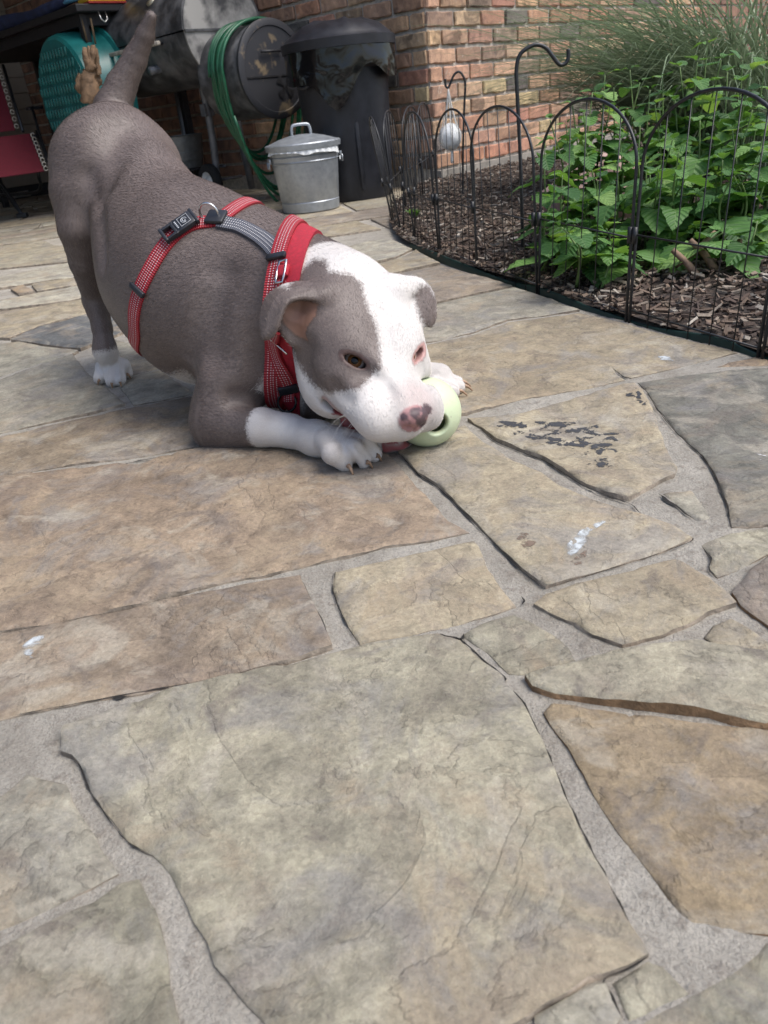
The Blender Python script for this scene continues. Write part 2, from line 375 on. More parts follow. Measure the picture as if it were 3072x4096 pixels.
STONES = [  # crop, outline, colour, lift, relief
 ('D', [(278, 352), (500, 272), (760, 182), (1100, 102), (1450, 14), (1640, -36), (1890, -70), (1990, -38), (2085, 45), (2178, 118), (2180, 148), (2260, 235), (2355, 440), (2438, 635), (2515, 795), (2615, 990), (2705, 1165), (2782, 1292), (2800, 1325), (2712, 1380), (2615, 1425), (2540, 1440), (2300, 1590), (2100, 1720), (1240, 1760), (1130, 1600), (1040, 1500), (930, 1370), (895, 1270), (830, 1180), (790, 1060), (740, 970), (660, 890), (560, 830), (480, 740), (400, 620), (350, 500), (320, 465), (270, 448)], OLIVE, .003, 1.3),
 ('D', [(20, 620), (120, 535), (290, 590), (335, 690), (395, 790), (455, 890), (515, 965), (400, 1030), (200, 1130), (0, 1212), (-260, 1330), (-330, 800)], GREY, 0, .8),
 ('D', [(0, 1290), (200, 1190), (400, 1090), (520, 1012), (600, 1000), (640, 1080), (688, 1190), (718, 1300), (738, 1450), (800, 1720), (-380, 1800), (-380, 1450)], (.25, .225, .175), 0, .9),
 ('E', [(690, 380), (725, 340), (1100, 376), (1400, 415), (1640, 462), (1830, 470), (2250, 700), (2400, 1340), (1820, 1350), (1659, 1332), (1500, 1315), (1330, 1290), (1230, 1180), (1100, 1010), (980, 850), (880, 690), (790, 530), (720, 440)], (.30, .225, .145), 0, 1.1),
 ('E', [(610, 235), (700, 205), (900, 165), (1150, 125), (1350, 105), (1659, 152), (2000, 210), (2000, 420), (1640, 455), (1400, 400), (1150, 370), (950, 345), (740, 320), (640, 285)], (.36, .32, .25), .008, .9),
 ('E', [(335, 45), (420, -5), (560, -42), (650, -5), (730, 40), (800, 95), (830, 150), (750, 180), (600, 215), (540, 210), (480, 150), (420, 100)], OLIVE, .002, 1.0),
 ('C', [(645, 1105), (700, 1060), (830, 1020), (1000, 980), (1250, 920), (1290, 930), (1400, 1000), (1520, 1105), (1400, 1150), (1330, 1190), (1200, 1240), (1030, 1285), (900, 1240), (830, 1190), (750, 1160)], TAN, .003, .8),
 ('C', [(1380, 1240), (1420, 1190), (1500, 1160), (1659, 1255), (1850, 1380), (1800, 1420), (1659, 1345), (1480, 1310)], TAN, .002, .9),
 ('C', [(1500, 1055), (1580, 970), (1659, 905), (1850, 880), (1950, 1250), (1760, 1270), (1640, 1190), (1540, 1110)], (.25, .20, .165), .004, 1.6),
 ('C', [(1368, 842), (1500, 795), (1659, 775), (1900, 770), (1900, 850), (1659, 882), (1560, 930), (1440, 980), (1407, 950), (1412, 905)], OLIVE, 0, .8),
 ('C', [(62, 445), (150, 405), (250, 372), (350, 335), (430, 405), (560, 492), (690, 542), (760, 592), (900, 652), (1100, 712), (1250, 762), (1330, 818), (1200, 872), (900, 968), (700, 1028), (600, 955), (480, 835), (360, 715), (240, 595), (150, 540)], TAN, .003, .7),
 ('C', [(362, 306), (560, 286), (800, 226), (1000, 176), (1080, 166), (1110, 190), (1160, 270), (1200, 380), (1230, 460), (1268, 510), (1250, 550), (1140, 600), (1060, 648), (980, 630), (850, 575), (700, 480), (600, 440), (480, 390), (420, 340)], TAN, .004, 1.1),
 ('C', [(1095, 142), (1300, 112), (1500, 88), (1659, 86), (2100, 100), (2200, 730), (1659, 758), (1502, 768), (1490, 700), (1440, 560), (1380, 460), (1270, 360), (1180, 250), (1140, 180)], (.175, .165, .145), .002, .9),
 ('C', [(1205, 618), (1330, 602), (1380, 660), (1408, 725), (1350, 742), (1280, 690)], GREY, -.001, .5),
 ('C', [(1415, 76), (1500, 52), (1659, 22), (1850, -10), (1850, 60), (1659, 66), (1500, 72)], RUST, 0, .7),
 ('P', [(1700, 1385), (1898, 1340), (2031, 1293), (2325, 1255), (2495, 1292), (2666, 1345), (2865, 1392), (2950, 1412), (2879, 1430), (2684, 1477), (2525, 1514), (2492, 1505), (2453, 1474), (2462, 1492), (2500, 1522), (2351, 1555), (2092, 1597), (1860, 1655), (1560, 1700), (1480, 1450)], (.325, .265, .19), .002, 1.0),
 ('P', [(1746, 1217), (1908, 1180), (2059, 1150), (2164, 1182), (2318, 1245), (2031, 1283), (1898, 1330), (1740, 1366), (1600, 1390), (1600, 1260)], GREY, .002, .9),
 ('P', [(1520, 1112), (1765, 1062), (1927, 1108), (2050, 1142), (1908, 1170), (1740, 1207), (1560, 1250), (1400, 1180)], PURP, .001, .8),
 ('P', [(1400, 1085), (1600, 1030), (1665, 1000), (1760, 1048), (1520, 1100), (1330, 1150)], TAN, 0, .7),
 ('P', [(1260, 1010), (1480, 965), (1560, 960), (1650, 992), (1580, 1025), (1380, 1075), (1250, 1090)], PALE, 0, .7),
 ('P', [(0, 1752), (308, 1685), (524, 1642), (765, 1590), (900, 1640), (1000, 1745), (833, 1780), (555, 1830), (324, 1858), (0, 1904), (-220, 1940), (-260, 1800)], (.265, .205, .15), .002, .9),
 ('P', [(0, 1922), (324, 1877), (480, 1858), (560, 1862), (640, 1830), (833, 1797), (1100, 1790), (1400, 1800), (1554, 1817), (1656, 1937), (1721, 2002), (1795, 2085), (1879, 2131), (1721, 2168), (1536, 2193), (1333, 2242), (1157, 2283), (880, 2339), (556, 2428), (231, 2494), (0, 2529), (-330, 2600), (-330, 1985)], (.285, .21, .155), .003, 1.5),
 ('P', [(0, 2540), (370, 2469), (833, 2371), (1019, 2339), (1204, 2308), (1241, 2404), (1287, 2487), (1333, 2596), (1157, 2654), (926, 2705), (694, 2746), (417, 2800), (93, 2857), (0, 2883), (-330, 2980), (-330, 2620)], (.27, .205, .155), .002, .9),
 ('P', [(1336, 2290), (1536, 2249), (1760, 2200), (1897, 2171), (1925, 2215), (1953, 2289), (2017, 2372), (2062, 2426), (1980, 2456), (1814, 2502), (1675, 2534), (1536, 2562), (1437, 2578), (1380, 2487), (1333, 2367)], TAN, .002, .6),
 ('P', [(-200, 1580), (0, 1522), (154, 1470), (290, 1418), (330, 1470), (360, 1505), (440, 1562), (500, 1622), (308, 1668), (0, 1735), (-240, 1790)], GREY, .001, .9),
 ('A', [(870, 1142), (1045, 1100), (1250, 1255), (1100, 1290), (865, 1335), (805, 1250), (755, 1195)], GREY, .001, .8),
 ('A', [(745, 905), (920, 948), (1040, 1092), (862, 1134), (800, 1100), (690, 1000)], GREY, .001, .8),
 ('A', [(-180, 965), (0, 928), (130, 914), (300, 946), (505, 968), (440, 1002), (250, 1060), (0, 1146), (-260, 1230)], (.30, .275, .23), 0, .8),
 ('A', [(70, 902), (250, 822), (430, 782), (560, 744), (760, 742), (845, 830), (750, 868), (520, 958), (300, 936)], SLATE, .001, .9),
 ('A', [(-160, 760), (0, 722), (300, 684), (540, 644), (700, 700), (560, 735), (250, 812), (60, 890), (-200, 880)], TAN, 0, .8),
 ('A', [(-200, 680), (0, 645), (100, 628), (240, 600), (500, 556), (560, 630), (300, 668), (0, 705), (-220, 745)], PALE, 0, .7),
 ('A', [(200, 545), (280, 532), (480, 508), (510, 545), (240, 590)], TAN, 0, .7),
 ('A', [(65, 575), (150, 552), (200, 580), (225, 590), (120, 608)], RUST, 0, .7),
 ('A', [(-200, 545), (0, 502), (450, 402), (520, 440), (490, 498), (280, 524), (0, 568), (-200, 620)], PALE, 0, .7),
 ('A', [(-180, 340), (0, 302), (150, 268), (280, 262), (350, 292), (430, 294), (480, 390), (0, 440), (-200, 490)], (.345, .305, .24), 0, .8),
 ('E', [(1060, 1735), (1200, 1655), (1400, 1535), (1659, 1372), (2050, 1290), (2100, 1950), (1000, 1950)], (.30, .275, .215), 0, .8),
 ('E', [(985, 1545), (1140, 1452), (1205, 1475), (1315, 1590), (1200, 1650), (1055, 1705)], (.35, .315, .25), .001, .7),
 ('E', [(655, 1700), (890, 1562), (955, 1548), (1030, 1695), (960, 1790), (640, 1860)], (.37, .335, .275), .001, .7),
]
def densify(P, step, jit, sd):
    out = []
    for i, (a, b) in enumerate(zip(P, np.roll(P, -1, 0))):
        e = b-a; L = np.linalg.norm(e); m = max(1, int(L/step)); nrm = np.array([-e[1], e[0]])/max(L, 1e-9)
        for k in range(m):
            q = a+e*k/m; out.append(q+nrm*((fbm(q[0]*45, q[1]*45, sd, 3)-.45)*jit*2))
    return np.array(out)
def stone_h(x, y, sd, rel):
    a = fbm(x*5.5, y*5.5, sd, 4); te = a*9; fr = te-np.floor(te); st = np.floor(te)+np.clip((fr-.44)/.07, 0, 1)  # cleft ledges
    return rel*((st/9-.47)*.018+(fbm(x*30, y*30, sd+9, 3)-.45)*.0022)
def slab(name, poly, sd, gs, lift, rel, thick=.03, extra=0., flat=False, jit=.0022):
    poly = np.array(poly); 
    ar = np.sum(poly[:, 0]*np.roll(poly[:, 1], -1)-np.roll(poly[:, 0], -1)*poly[:, 1])
    if ar < 0: poly = poly[::-1]
    B = densify(poly, gs*1.1, jit, sd); nb = len(B)
    lo, hi = B.min(0), B.max(0)
    gx, gy = np.meshgrid(np.arange(lo[0], hi[0], gs), np.arange(lo[1], hi[1], gs)); I = np.stack([gx.ravel(), gy.ravel()], 1)
    I = I+rng.uniform(-.3, .3, I.shape)*gs; I = I[inpoly(I, B)]; I = I[edgedist(I, B) > gs*.75] if len(I) else I
    t = np.roll(B, -1, 0)-np.roll(B, 1, 0); t /= np.maximum(np.linalg.norm(t, axis=1, keepdims=True), 1e-9)
    N = B+np.stack([-t[:, 1], t[:, 0]], 1)*min(.004, gs*.4); N = N[inpoly(N, B)]; N = N[edgedist(N, B) > min(.0025, gs*.25)]
    P = np.concatenate([B, N, I]) if len(I) else np.concatenate([B, N])
    vs, _, fs, *_r = delaunay_2d_cdt([Vector(p) for p in P], [(i, (i+1) % nb) for i in range(nb)], [], 1, 1e-6)
    V = np.array([list(v) for v in vs]); z = np.maximum(stone_h(V[:, 0], V[:, 1], sd, rel), -.0012)+lift+extra+.0009
    if len(V) == len(P) and not flat: z[:nb] -= .0010+.0022*vn(V[:nb, 0]*40, V[:nb, 1]*40, sd)
    top = [tuple(f) for f in fs]; V3 = [(x, y, zz) for (x, y), zz in zip(V, z)]
    if flat: return V3, top
    k = len(V3); V3 += [(B[i, 0], B[i, 1], -thick) for i in range(nb)]
    return V3, top+[(i, k+i, k+(i+1) % nb, (i+1) % nb) for i in range(nb)]
patio = MB()
patio.add([(-14, -6, -.009), (.1, -6, -.009), (.1, 14, -.009), (-14, 14, -.009)], [(0, 1, 2, 3)])
patio.add([(.1, -6, -.009), (8, -6, -.009), (8, 14, -.009), (.1, 14, -.009)], [(0, 1, 2, 3)])
patio = tag(patio.build('patio', M_MORTAR), kind='structure')
xs, ys = np.arange(-1.15, 1.0, .006), np.arange(.1, 1.75, .006)
gx, gy = np.meshgrid(xs, ys); gz = -.0010+(fbm(gx*22, gy*22, 3, 4)-.47)*.006+(fbm(gx*80, gy*80, 5, 3)-.42)*.004; gz = np.clip(gz, -.0045, -.0009)
nx_ = len(xs); idx = np.arange(gx.size).reshape(gx.shape)
me = bpy.data.meshes.new('mortar_bed'); me.from_pydata(np.stack([gx, gy, gz], -1).reshape(-1, 3).tolist(), [], np.stack([idx[:-1, :-1], idx[:-1, 1:], idx[1:, 1:], idx[1:, :-1]], -1).reshape(-1, 4).tolist())
me.shade_smooth(); me.materials.append(M_MORTAR); attach(link(bpy.data.objects.new('mortar_bed', me)), patio)
GROUND = []
STONE_OBJ = []
def add_stone(poly, col, lift, rel, sd, gs):
    V, F = slab('flagstone', poly, sd, gs, lift, rel)
    c = np.mean(poly, axis=0)
    me = bpy.data.meshes.new('flagstone'); me.from_pydata([(x-c[0], y-c[1], z) for x, y, z in V], [], F); me.materials.append(M_STONE); me.materials.append(M_EDGE if len(STONE_OBJ) in (3, 4, 8) else M_EDGE2); me.shade_smooth(); [setattr(f_, 'material_index', 1) for f_ in me.polygons if abs(f_.normal.z) < .25]
    try: me.set_sharp_from_angle(angle=math.radians(50))
    except Exception: pass
    o = link(bpy.data.objects.new('flagstone', me)); o.location = (c[0], c[1], 0); o.parent = patio; gm = sum(col)/3; o.color = (*[(gm+(v-gm)*.95)*k_ for v, k_ in zip(col, (.98, 1.025, .985))], 1); STONE_OBJ.append(o); return o
for i, (cr, pts, col, lift, rel) in enumerate(STONES):
    poly = np.array([G(x, y)[:2] for x, y in px(cr, pts)]); GROUND.append(poly)
    add_stone(poly, col, lift, rel, i*1.7, .008 if poly[:, 1].min() < 1.3 else .016)
def stain(i, cr, pts, mat, name='stain', par=None):
    cr0, p0, col, lift, rel = STONES[i]
    poly = np.array([G(x, y)[:2] for x, y in px(cr, pts)])
    V, F = slab(name, poly, i*1.7, .006, lift, rel, extra=.0006, flat=True, jit=.004)
    ob = MB().add(V, F).build(name, mat, patio); d = np.clip(edgedist(np.array(V)[:, :2], poly)/(.35*max(.004, edgedist(np.array(V)[:, :2], poly).max())), 0, 1); d[~inpoly(np.array(V)[:, :2], poly)] = 0
    a_ = ob.data.attributes.new('fade', 'FLOAT', 'POINT'); a_.data.foreach_set('value', d.astype(np.float32)); return ob
def stain_mat(name, col, thr, scale, det=6, rough=.8, soft=.04):
    t = NT(name); p = t.pos(); fa = t.n('Attribute', attribute_name='fade').outputs['Fac']; a = t.ramp(t.math('ADD', t.noise(p, scale, det, .65, .5), t.math('MULTIPLY', t.math('SUBTRACT', fa, 1.), .35)), [(thr, 0.), (thr+soft, 1.)])
    t.set(Base_Color=col, Roughness=rough, Alpha=a); return t.m
M_BLK = stain_mat('black stain', (.04, .041, .045), .518, 46, 9, soft=.03)
M_WHT = stain_mat('chalky white stain', (.47, .50, .51), .36, 55, 8, soft=.22)
M_WHT2 = stain_mat('thin white scuff', (.52, .51, .5), .55, 90, 7, soft=.12)
M_BRN = stain_mat('brown spill', (.16, .115, .085), .46, 70, 8, soft=.12)
stain(11, 'C', [(400, 330), (500, 292), (700, 300), (800, 300), (950, 310), (1080, 360), (1070, 440), (1040, 520), (1130, 560), (1110, 600), (1000, 580), (860, 550), (700, 455), (560, 420)], M_BLK)
stain(11, 'C', [(960, 188), (1100, 180), (1160, 265), (1110, 285), (1040, 230)], M_BLK)
stain(10, 'C', [(780, 905), (770, 880), (800, 830), (860, 780), (960, 735), (968, 755), (900, 800), (880, 850), (840, 900), (800, 925)], M_WHT)
stain(10, 'C', [(790, 935), (850, 890), (890, 855), (890, 880), (860, 940), (810, 955)], M_BRN)
#stain(10, 'C', [(220, 510), (300, 480), (420, 430), (430, 480), (300, 560), (240, 550)], M_BRN)
stain(10, 'C', [(550, 800), (620, 790), (680, 850), (620, 900), (560, 850)], M_BRN)
stain(22, 'B', [(75, 985), (100, 950), (150, 920), (210, 905), (200, 940), (150, 1000), (160, 1030), (120, 1020)], M_WHT)
stain(12, 'C', [(1560, 480), (1600, 430), (1700, 410), (1760, 480), (1700, 530), (1600, 520)], M_WHT2)
stain(15, 'C', [(1170, 30), (1240, 30), (1260, 55), (1190, 50)], M_WHT)
def crack(cr, pts, w, sd):  # flat dark strip over a joint; its colour stands in for a gap's shade
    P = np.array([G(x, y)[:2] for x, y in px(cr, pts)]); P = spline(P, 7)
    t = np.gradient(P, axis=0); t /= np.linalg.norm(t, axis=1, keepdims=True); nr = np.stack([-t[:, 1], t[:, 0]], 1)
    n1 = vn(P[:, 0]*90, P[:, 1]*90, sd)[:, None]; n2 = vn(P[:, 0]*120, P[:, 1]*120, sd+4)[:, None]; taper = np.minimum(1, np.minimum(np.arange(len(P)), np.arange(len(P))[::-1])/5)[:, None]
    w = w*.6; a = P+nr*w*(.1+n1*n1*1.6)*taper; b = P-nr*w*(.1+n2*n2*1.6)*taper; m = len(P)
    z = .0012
    mb = MB().add([(*q, z) for q in a]+[(*q, z) for q in b], [(i, i+1, m+i+1, m+i) for i in range(m-1)]); mb.build('gap_shade', M_GAPSHADE, patio)
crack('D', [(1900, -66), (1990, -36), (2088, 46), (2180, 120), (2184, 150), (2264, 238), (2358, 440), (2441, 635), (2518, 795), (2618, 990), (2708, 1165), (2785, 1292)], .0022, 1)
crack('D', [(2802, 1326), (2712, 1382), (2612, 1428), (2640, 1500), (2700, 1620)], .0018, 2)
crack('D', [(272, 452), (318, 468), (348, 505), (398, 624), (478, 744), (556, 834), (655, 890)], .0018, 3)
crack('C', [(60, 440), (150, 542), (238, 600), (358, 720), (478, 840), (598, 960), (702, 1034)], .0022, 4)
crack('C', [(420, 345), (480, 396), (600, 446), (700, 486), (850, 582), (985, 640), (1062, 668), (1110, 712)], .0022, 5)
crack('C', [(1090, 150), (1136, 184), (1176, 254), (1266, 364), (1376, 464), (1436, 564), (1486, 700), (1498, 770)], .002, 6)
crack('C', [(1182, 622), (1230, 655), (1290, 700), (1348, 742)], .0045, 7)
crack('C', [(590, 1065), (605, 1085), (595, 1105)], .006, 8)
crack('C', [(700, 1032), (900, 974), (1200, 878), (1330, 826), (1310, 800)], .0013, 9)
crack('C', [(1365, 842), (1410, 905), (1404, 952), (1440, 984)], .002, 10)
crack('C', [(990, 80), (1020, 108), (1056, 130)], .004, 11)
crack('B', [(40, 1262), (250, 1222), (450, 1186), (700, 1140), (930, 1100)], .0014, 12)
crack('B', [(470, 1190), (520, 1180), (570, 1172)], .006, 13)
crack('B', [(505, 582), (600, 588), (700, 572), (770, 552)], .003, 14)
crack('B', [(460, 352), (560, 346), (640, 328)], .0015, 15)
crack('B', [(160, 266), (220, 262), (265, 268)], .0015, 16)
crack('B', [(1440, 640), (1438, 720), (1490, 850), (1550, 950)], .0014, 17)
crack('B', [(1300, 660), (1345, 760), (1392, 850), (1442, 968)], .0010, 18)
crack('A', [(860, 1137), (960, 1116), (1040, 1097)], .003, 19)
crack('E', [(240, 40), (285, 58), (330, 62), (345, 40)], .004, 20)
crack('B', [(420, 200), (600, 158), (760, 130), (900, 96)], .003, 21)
# stones further off: courses laid in one direction
D1 = np.array([math.sin(math.radians(76)), math.cos(math.radians(76))]); D2 = np.array([-D1[1], D1[0]])
q = 1.75; row = 0
while q < 9.6:
    hgt = random.uniform(.2, .42); p = -6.5+random.random()
    while p < 2.3:
        Ln = random.uniform(.32, .95); g = random.uniform(.009, .02)
        cs = np.array([(p+g, q+g), (p+Ln*.5, q+g+random.uniform(-.01, .02)), (p+Ln-g, q+g), (p+Ln-g+random.uniform(-.05, .05), q+hgt-g), (p+g+random.uniform(-.05, .05), q+hgt-g)])
        W = cs[:, :1]*D1+cs[:, 1:]*D2; c = W.mean(0); pr = proj(np.array([[c[0], c[1], 0]]))[0]
        tst = np.concatenate([W, [c], (W+c)/2])
        bad = any(inpoly(tst, g_).any() for g_ in GROUND) or c[1] < 1.4
        # keep clear of the planting bed and walls
        if c[0] > .05 and c[1] < 2.6+ (.1-c[0])*2: bad = bad or False
        if not bad and -900 < pr[0] < 1900 and W[:, 1].min() > 1.3:
            add_stone(W, random.choice([PALE, TAN, GREY, PURP, TAN, PALE, OLIVE]), -.002, .6, 60+q*3+p, .09)
        p += Ln
    q += hgt; row += 1
# ---------------------------------------------------------------- planting bed
KX, KY = .505, 4.60                                        # the house corner
WR = np.array([math.sin(math.radians(47.4)), math.cos(math.radians(47.4)), 0]); WL = np.array([-WR[1], WR[0], 0])
K0 = np.array([KX, KY, 0.])
EDGE = [(1560, 900), (1590, 950), (1642, 984), (1775, 1041), (1927, 1093), (2069, 1136), (2164, 1169), (2325, 1235), (2495, 1278), (2666, 1330), (2865, 1377), (2988, 1415), (3250, 1500)]
EG = np.array([G(x, y)[:2] for x, y in EDGE])
M_SOIL = simple('mulch soil', (.05, .036, .028), .95, var=.5, scale=60, bump=.01, bscale=120)
ep = spline(EG, 4)
back = [K0[:2]+WL[:2]*.25-WR[:2]*.35]
bp = [tuple(p) for p in ep]+[(2.6, .7), (4.5, 2.0), tuple((K0+WR*6)[:2]), tuple((K0+WR*.0)[:2]), tuple((K0-WR[:3]*.12+WL*.0)[:2]), (.22, 3.9)]
bp = np.array(bp)
def bed_z(x, y):
    d = np.maximum(0, np.stack([np.asarray(x, float), np.asarray(y, float)], -1))
    P = np.stack([np.ravel(x), np.ravel(y)], 1).astype(float)
    e = edgedist(P, ep, False); return (.012+.026*np.clip(e/1.2, 0, 1)+(fbm(P[:, 0]*6, P[:, 1]*6, 4, 3)-.45)*.035*np.clip(e/.2, 0, 1)).reshape(np.shape(x))
V, F = slab('bed', bp, 5, .05, 0, 0, flat=True, jit=.0)
V = np.array(V); V[:, 2] = bed_z(V[:, 0], V[:, 1])
bed = tag(MB().add(V, F).build('planting_bed', M_SOIL, smooth=True), kind='structure')
# bark mulch: far too many chips to count
N = 24000
c = []
while len(c) < N:
    # denser towards the camera edge
    y = rng.uniform(1.2, 5.2, 4000); x = rng.uniform(.1, 2.6, 4000); P = np.stack([x, y], 1)
    P = P[inpoly(P, bp)]; P = P[rng.random(len(P)) < np.clip(1.9/P[:, 1], .15, 1)**1.3]; c += P.tolist()
c = np.array(c[:N]); z = bed_z(c[:, 0], c[:, 1])
L = rng.uniform(.009, .034, N)*np.where(rng.random(N) < .06, 1.8, 1); Wd = rng.uniform(.003, .010, N); Th = rng.uniform(.002, .006, N)
yaw = rng.uniform(0, 6.28, N); tl = rng.normal(0, .28, N); rl = rng.normal(0, .5, N)
a = np.stack([np.cos(yaw)*np.cos(tl), np.sin(yaw)*np.cos(tl), np.sin(tl)], 1); b0 = np.stack([-np.sin(yaw), np.cos(yaw), 0*yaw], 1); n0 = np.cross(a, b0)
b = b0*np.cos(rl)[:, None]+n0*np.sin(rl)[:, None]; nn = np.cross(a, b)
cen = np.stack([c[:, 0], c[:, 1], z+rng.uniform(.001, .014, N)], 1)
V = np.stack([cen+sx*a*L[:, None]*.5*(1 if sz > 0 else .9)+sy*b*Wd[:, None]*.5*(1.0 if sx > 0 else .6)+sz*nn*Th[:, None]*.5 for sx in (-1, 1) for sy in (-1, 1) for sz in (-1, 1)], 1)
fq = np.array([(0, 1, 3, 2), (4, 6, 7, 5), (0, 4, 5, 1), (2, 3, 7, 6), (0, 2, 6, 4), (1, 5, 7, 3)])
me = bpy.data.meshes.new('bark_mulch'); me.from_pydata(V.reshape(-1, 3).tolist(), [], (fq[None]+8*np.arange(N)[:, None, None]).reshape(-1, 4).tolist())
tc = np.array([(.10, .066, .048), (.155, .11, .08), (.06, .042, .033), (.26, .215, .17), (.20, .15, .11), (.36, .32, .27), (.075, .05, .038)])[rng.choice(7, N, p=[.2, .18, .17, .14, .13, .07, .11])]*rng.uniform(.7, 1.25, (N, 1))
at_ = me.color_attributes.new('bark', 'FLOAT_COLOR', 'POINT'); at_.data.foreach_set('color', np.repeat(np.concatenate([tc, np.ones((N, 1))], 1), 8, 0).ravel().astype(np.float32))
t = NT('bark mulch'); cc = t.n('VertexColor', layer_name='bark').outputs[0]; p = t.pos(); t.set(Base_Color=t.mix(t.ramp(t.noise(p, 300, 4), [(.35, .7), (.6, 0.)]), cc, t.mix(1, cc, (.5, .5, .5), 'MULTIPLY')), Roughness=.9)
me.materials.append(t.m); o = link(bpy.data.objects.new('bark_mulch', me)); tag(o, 'shredded brown and grey bark mulch covering the planting bed', 'mulch', kind='stuff')
# dark green plastic edging
M_GRN = simple('dark green plastic', (.012, .035, .028), .45, var=.2, scale=40)
P = spline(EG[2:], 5); t_ = np.gradient(P, axis=0); t_ /= np.linalg.norm(t_, axis=1, keepdims=True); nr = np.stack([t_[:, 1], -t_[:, 0]], 1)
m = len(P); wig = (vn(P[:, 0]*7, P[:, 1]*7, 2)-.5)[:, None]*.02; P = P+nr*wig*.3
prof = [(-.004, -.03), (-.003, .006), (-.001, .0085), (.002, .0085), (.004, .006), (.006, -.03)]
V = [(*(P[i]+nr[i]*u_), v_+.006*math.sin(i*.35)) for i in range(m) for u_, v_ in prof]; k = len(prof)
F = [(i*k+j, i*k+j+1, (i+1)*k+j+1, (i+1)*k+j) for i in range(m-1) for j in range(k-1)]
o = MB().add(V, F).build('garden_edging', M_GRN, smooth=True); recenter(o, (P[m//2][0], P[m//2][1], 0)); tag(o, 'low dark green plastic edging strip between patio and mulch bed', 'edging')
# ---------------------------------------------------------------- brick house corner
def brick_mat():
    t = NT('tumbled brick'); oi = t.n('ObjectInfo'); oc = oi.outputs['Color']; p = t.pos(6.)
    a = t.noise(p, 16, 6, .65, .6); b = t.noise(p, 120, 5, .7); e = t.noise(p, 7, 4, .6, .8)
    c = t.mix(t.ramp(a, [(.35, 0.), (.68, 1.)]), t.mix(1, oc, (.68, .66, .66), 'MULTIPLY'), t.mix(1, oc, (1.22, 1.18, 1.1), 'MULTIPLY'))
    c = t.mix(t.math('MULTIPLY', t.ramp(e, [(.56, 0.), (.64, 1.)]), .85), c, t.mix(1, oc, (.38, .37, .36), 'MULTIPLY'))
    c = t.mix(t.ramp(t.noise(p, 22, 6, .7, 1.), [(.62, 0.), (.70, .8)]), c, (.55, .47, .38))
    c = t.mix(t.ramp(b, [(.3, .5), (.55, 0.)]), c, t.mix(1, c, (.5, .5, .5), 'MULTIPLY'))
    return t.set(Base_Color=c, Roughness=.9, Normal=t.bump(t.math('ADD', a, t.math('MULTIPLY', b, .4)), 1, .006))
M_BRICK = brick_mat(); M_JOINT = simple('brick mortar', (.47, .43, .37), .95, var=.2, scale=50, bump=.004, bscale=200)
M_CONC = simple('concrete footing', (.27, .245, .21), .9, var=.25, scale=14, bump=.003, bscale=120)
BL, BH, BW, JT, CH = .205, .0665, .09, .0165, .083
def brick_mesh(sd, L=BL):
    bm = bmesh.new(); bmesh.ops.create_cube(bm, size=1)
    for v in bm.verts: v.co = Vector((v.co.x*L, v.co.y*BW, v.co.z*BH))
    bmesh.ops.subdivide_edges(bm, edges=[e for e in bm.edges if abs(e.verts[0].co.x-e.verts[1].co.x) > .05], cuts=4, use_grid_fill=True)
    bmesh.ops.bevel(bm, geom=[e for e in bm.edges if e.calc_face_angle(0) > 1], offset=.005, segments=1, affect='EDGES')
    r = random.Random(sd)
    for v in bm.verts:
        v.co += Vector((r.uniform(-1, 1)*.003, r.uniform(-1, 1)*.0028, r.uniform(-1, 1)*.003))
    me = bpy.data.meshes.new('brick'); bm.to_mesh(me); bm.free(); me.materials.append(M_BRICK); return me
BM = [brick_mesh(i) for i in range(8)]; BMH = [brick_mesh(20+i, BL/2-JT/2) for i in range(4)]
BC = [(.37, .225, .15), (.33, .19, .13), (.40, .27, .175), (.42, .31, .19), (.29, .18, .125), (.37, .235, .16), (.24, .17, .125), (.12, .105, .095), (.35, .205, .145), (.40, .28, .185), (.36, .185, .13), (.29, .21, .15), (.39, .255, .165)]
house = empty('brick_house', K0, 'corner of a tumbled red brown brick house behind the bins and bed', 'house')
Z0 = .09
def wall(org, dr, nrm, length, z1, first, big):
    """one face of the corner: bricks one by one where they show, backing wall of mortar"""
    R = Matrix(((dr[0], nrm[0], 0), (dr[1], nrm[1], 0), (0, 0, 1))).to_4x4(); rest = MB(); nb = 0
    k = 0; z = Z0
    while z < z1:
        s = (0 if (k+first) % 2 == 0 else -(BL+JT)/2)
        while s < length:
            a_, b_ = max(s, 0), min(s+BL, length); Lb = b_-a_
            if Lb > .05:
                half = Lb < BL*.75; c_ = org+dr*((a_+b_)/2)-nrm*(BW/2-.010)+np.array([0, 0, z+BH/2])
                jit = random.uniform(-.004, .005)
                pr = proj(c_[None])[0]
                if -60 < pr[0] < 3140 and pr[1] > -130 and big(s, z, pr):
                    o = link(bpy.data.objects.new('brick', random.choice(BMH if half else BM)))
                    o.matrix_world = Matrix.Translation([*(c_+nrm*jit)]) @ R @ Matrix.Rotation(random.uniform(-.012, .012), 4, 'Y') @ (Matrix.Rotation(math.pi, 4, 'Z') if random.random() < .5 else Matrix())
                    mw = o.matrix_world.copy(); o.parent = house; o.matrix_parent_inverse = Matrix.Translation(-K0); o.matrix_basis = mw
                    col = random.choice(BC); tone = random.uniform(1.2, 1.6); o.color = (*[v*tone*random.uniform(.95, 1.05) for v in col], 1); nb += 1
                else:
                    rest.box(c_+nrm*jit, (Lb, BW, BH), np.stack([dr, nrm, [0, 0, 1]]))
            s += BL+JT
        z += CH; k += 1
    return rest, nb
restR, n1 = wall(K0+WR*.0, WR, -WL, 7.0, 2.5, 0, lambda s, z, pr: pr[0] < 2760)
restL, n2 = wall(K0+WL*.012, WL, -WR, 5.0, 2.5, 1, lambda s, z, pr: pr[0] > 1010)
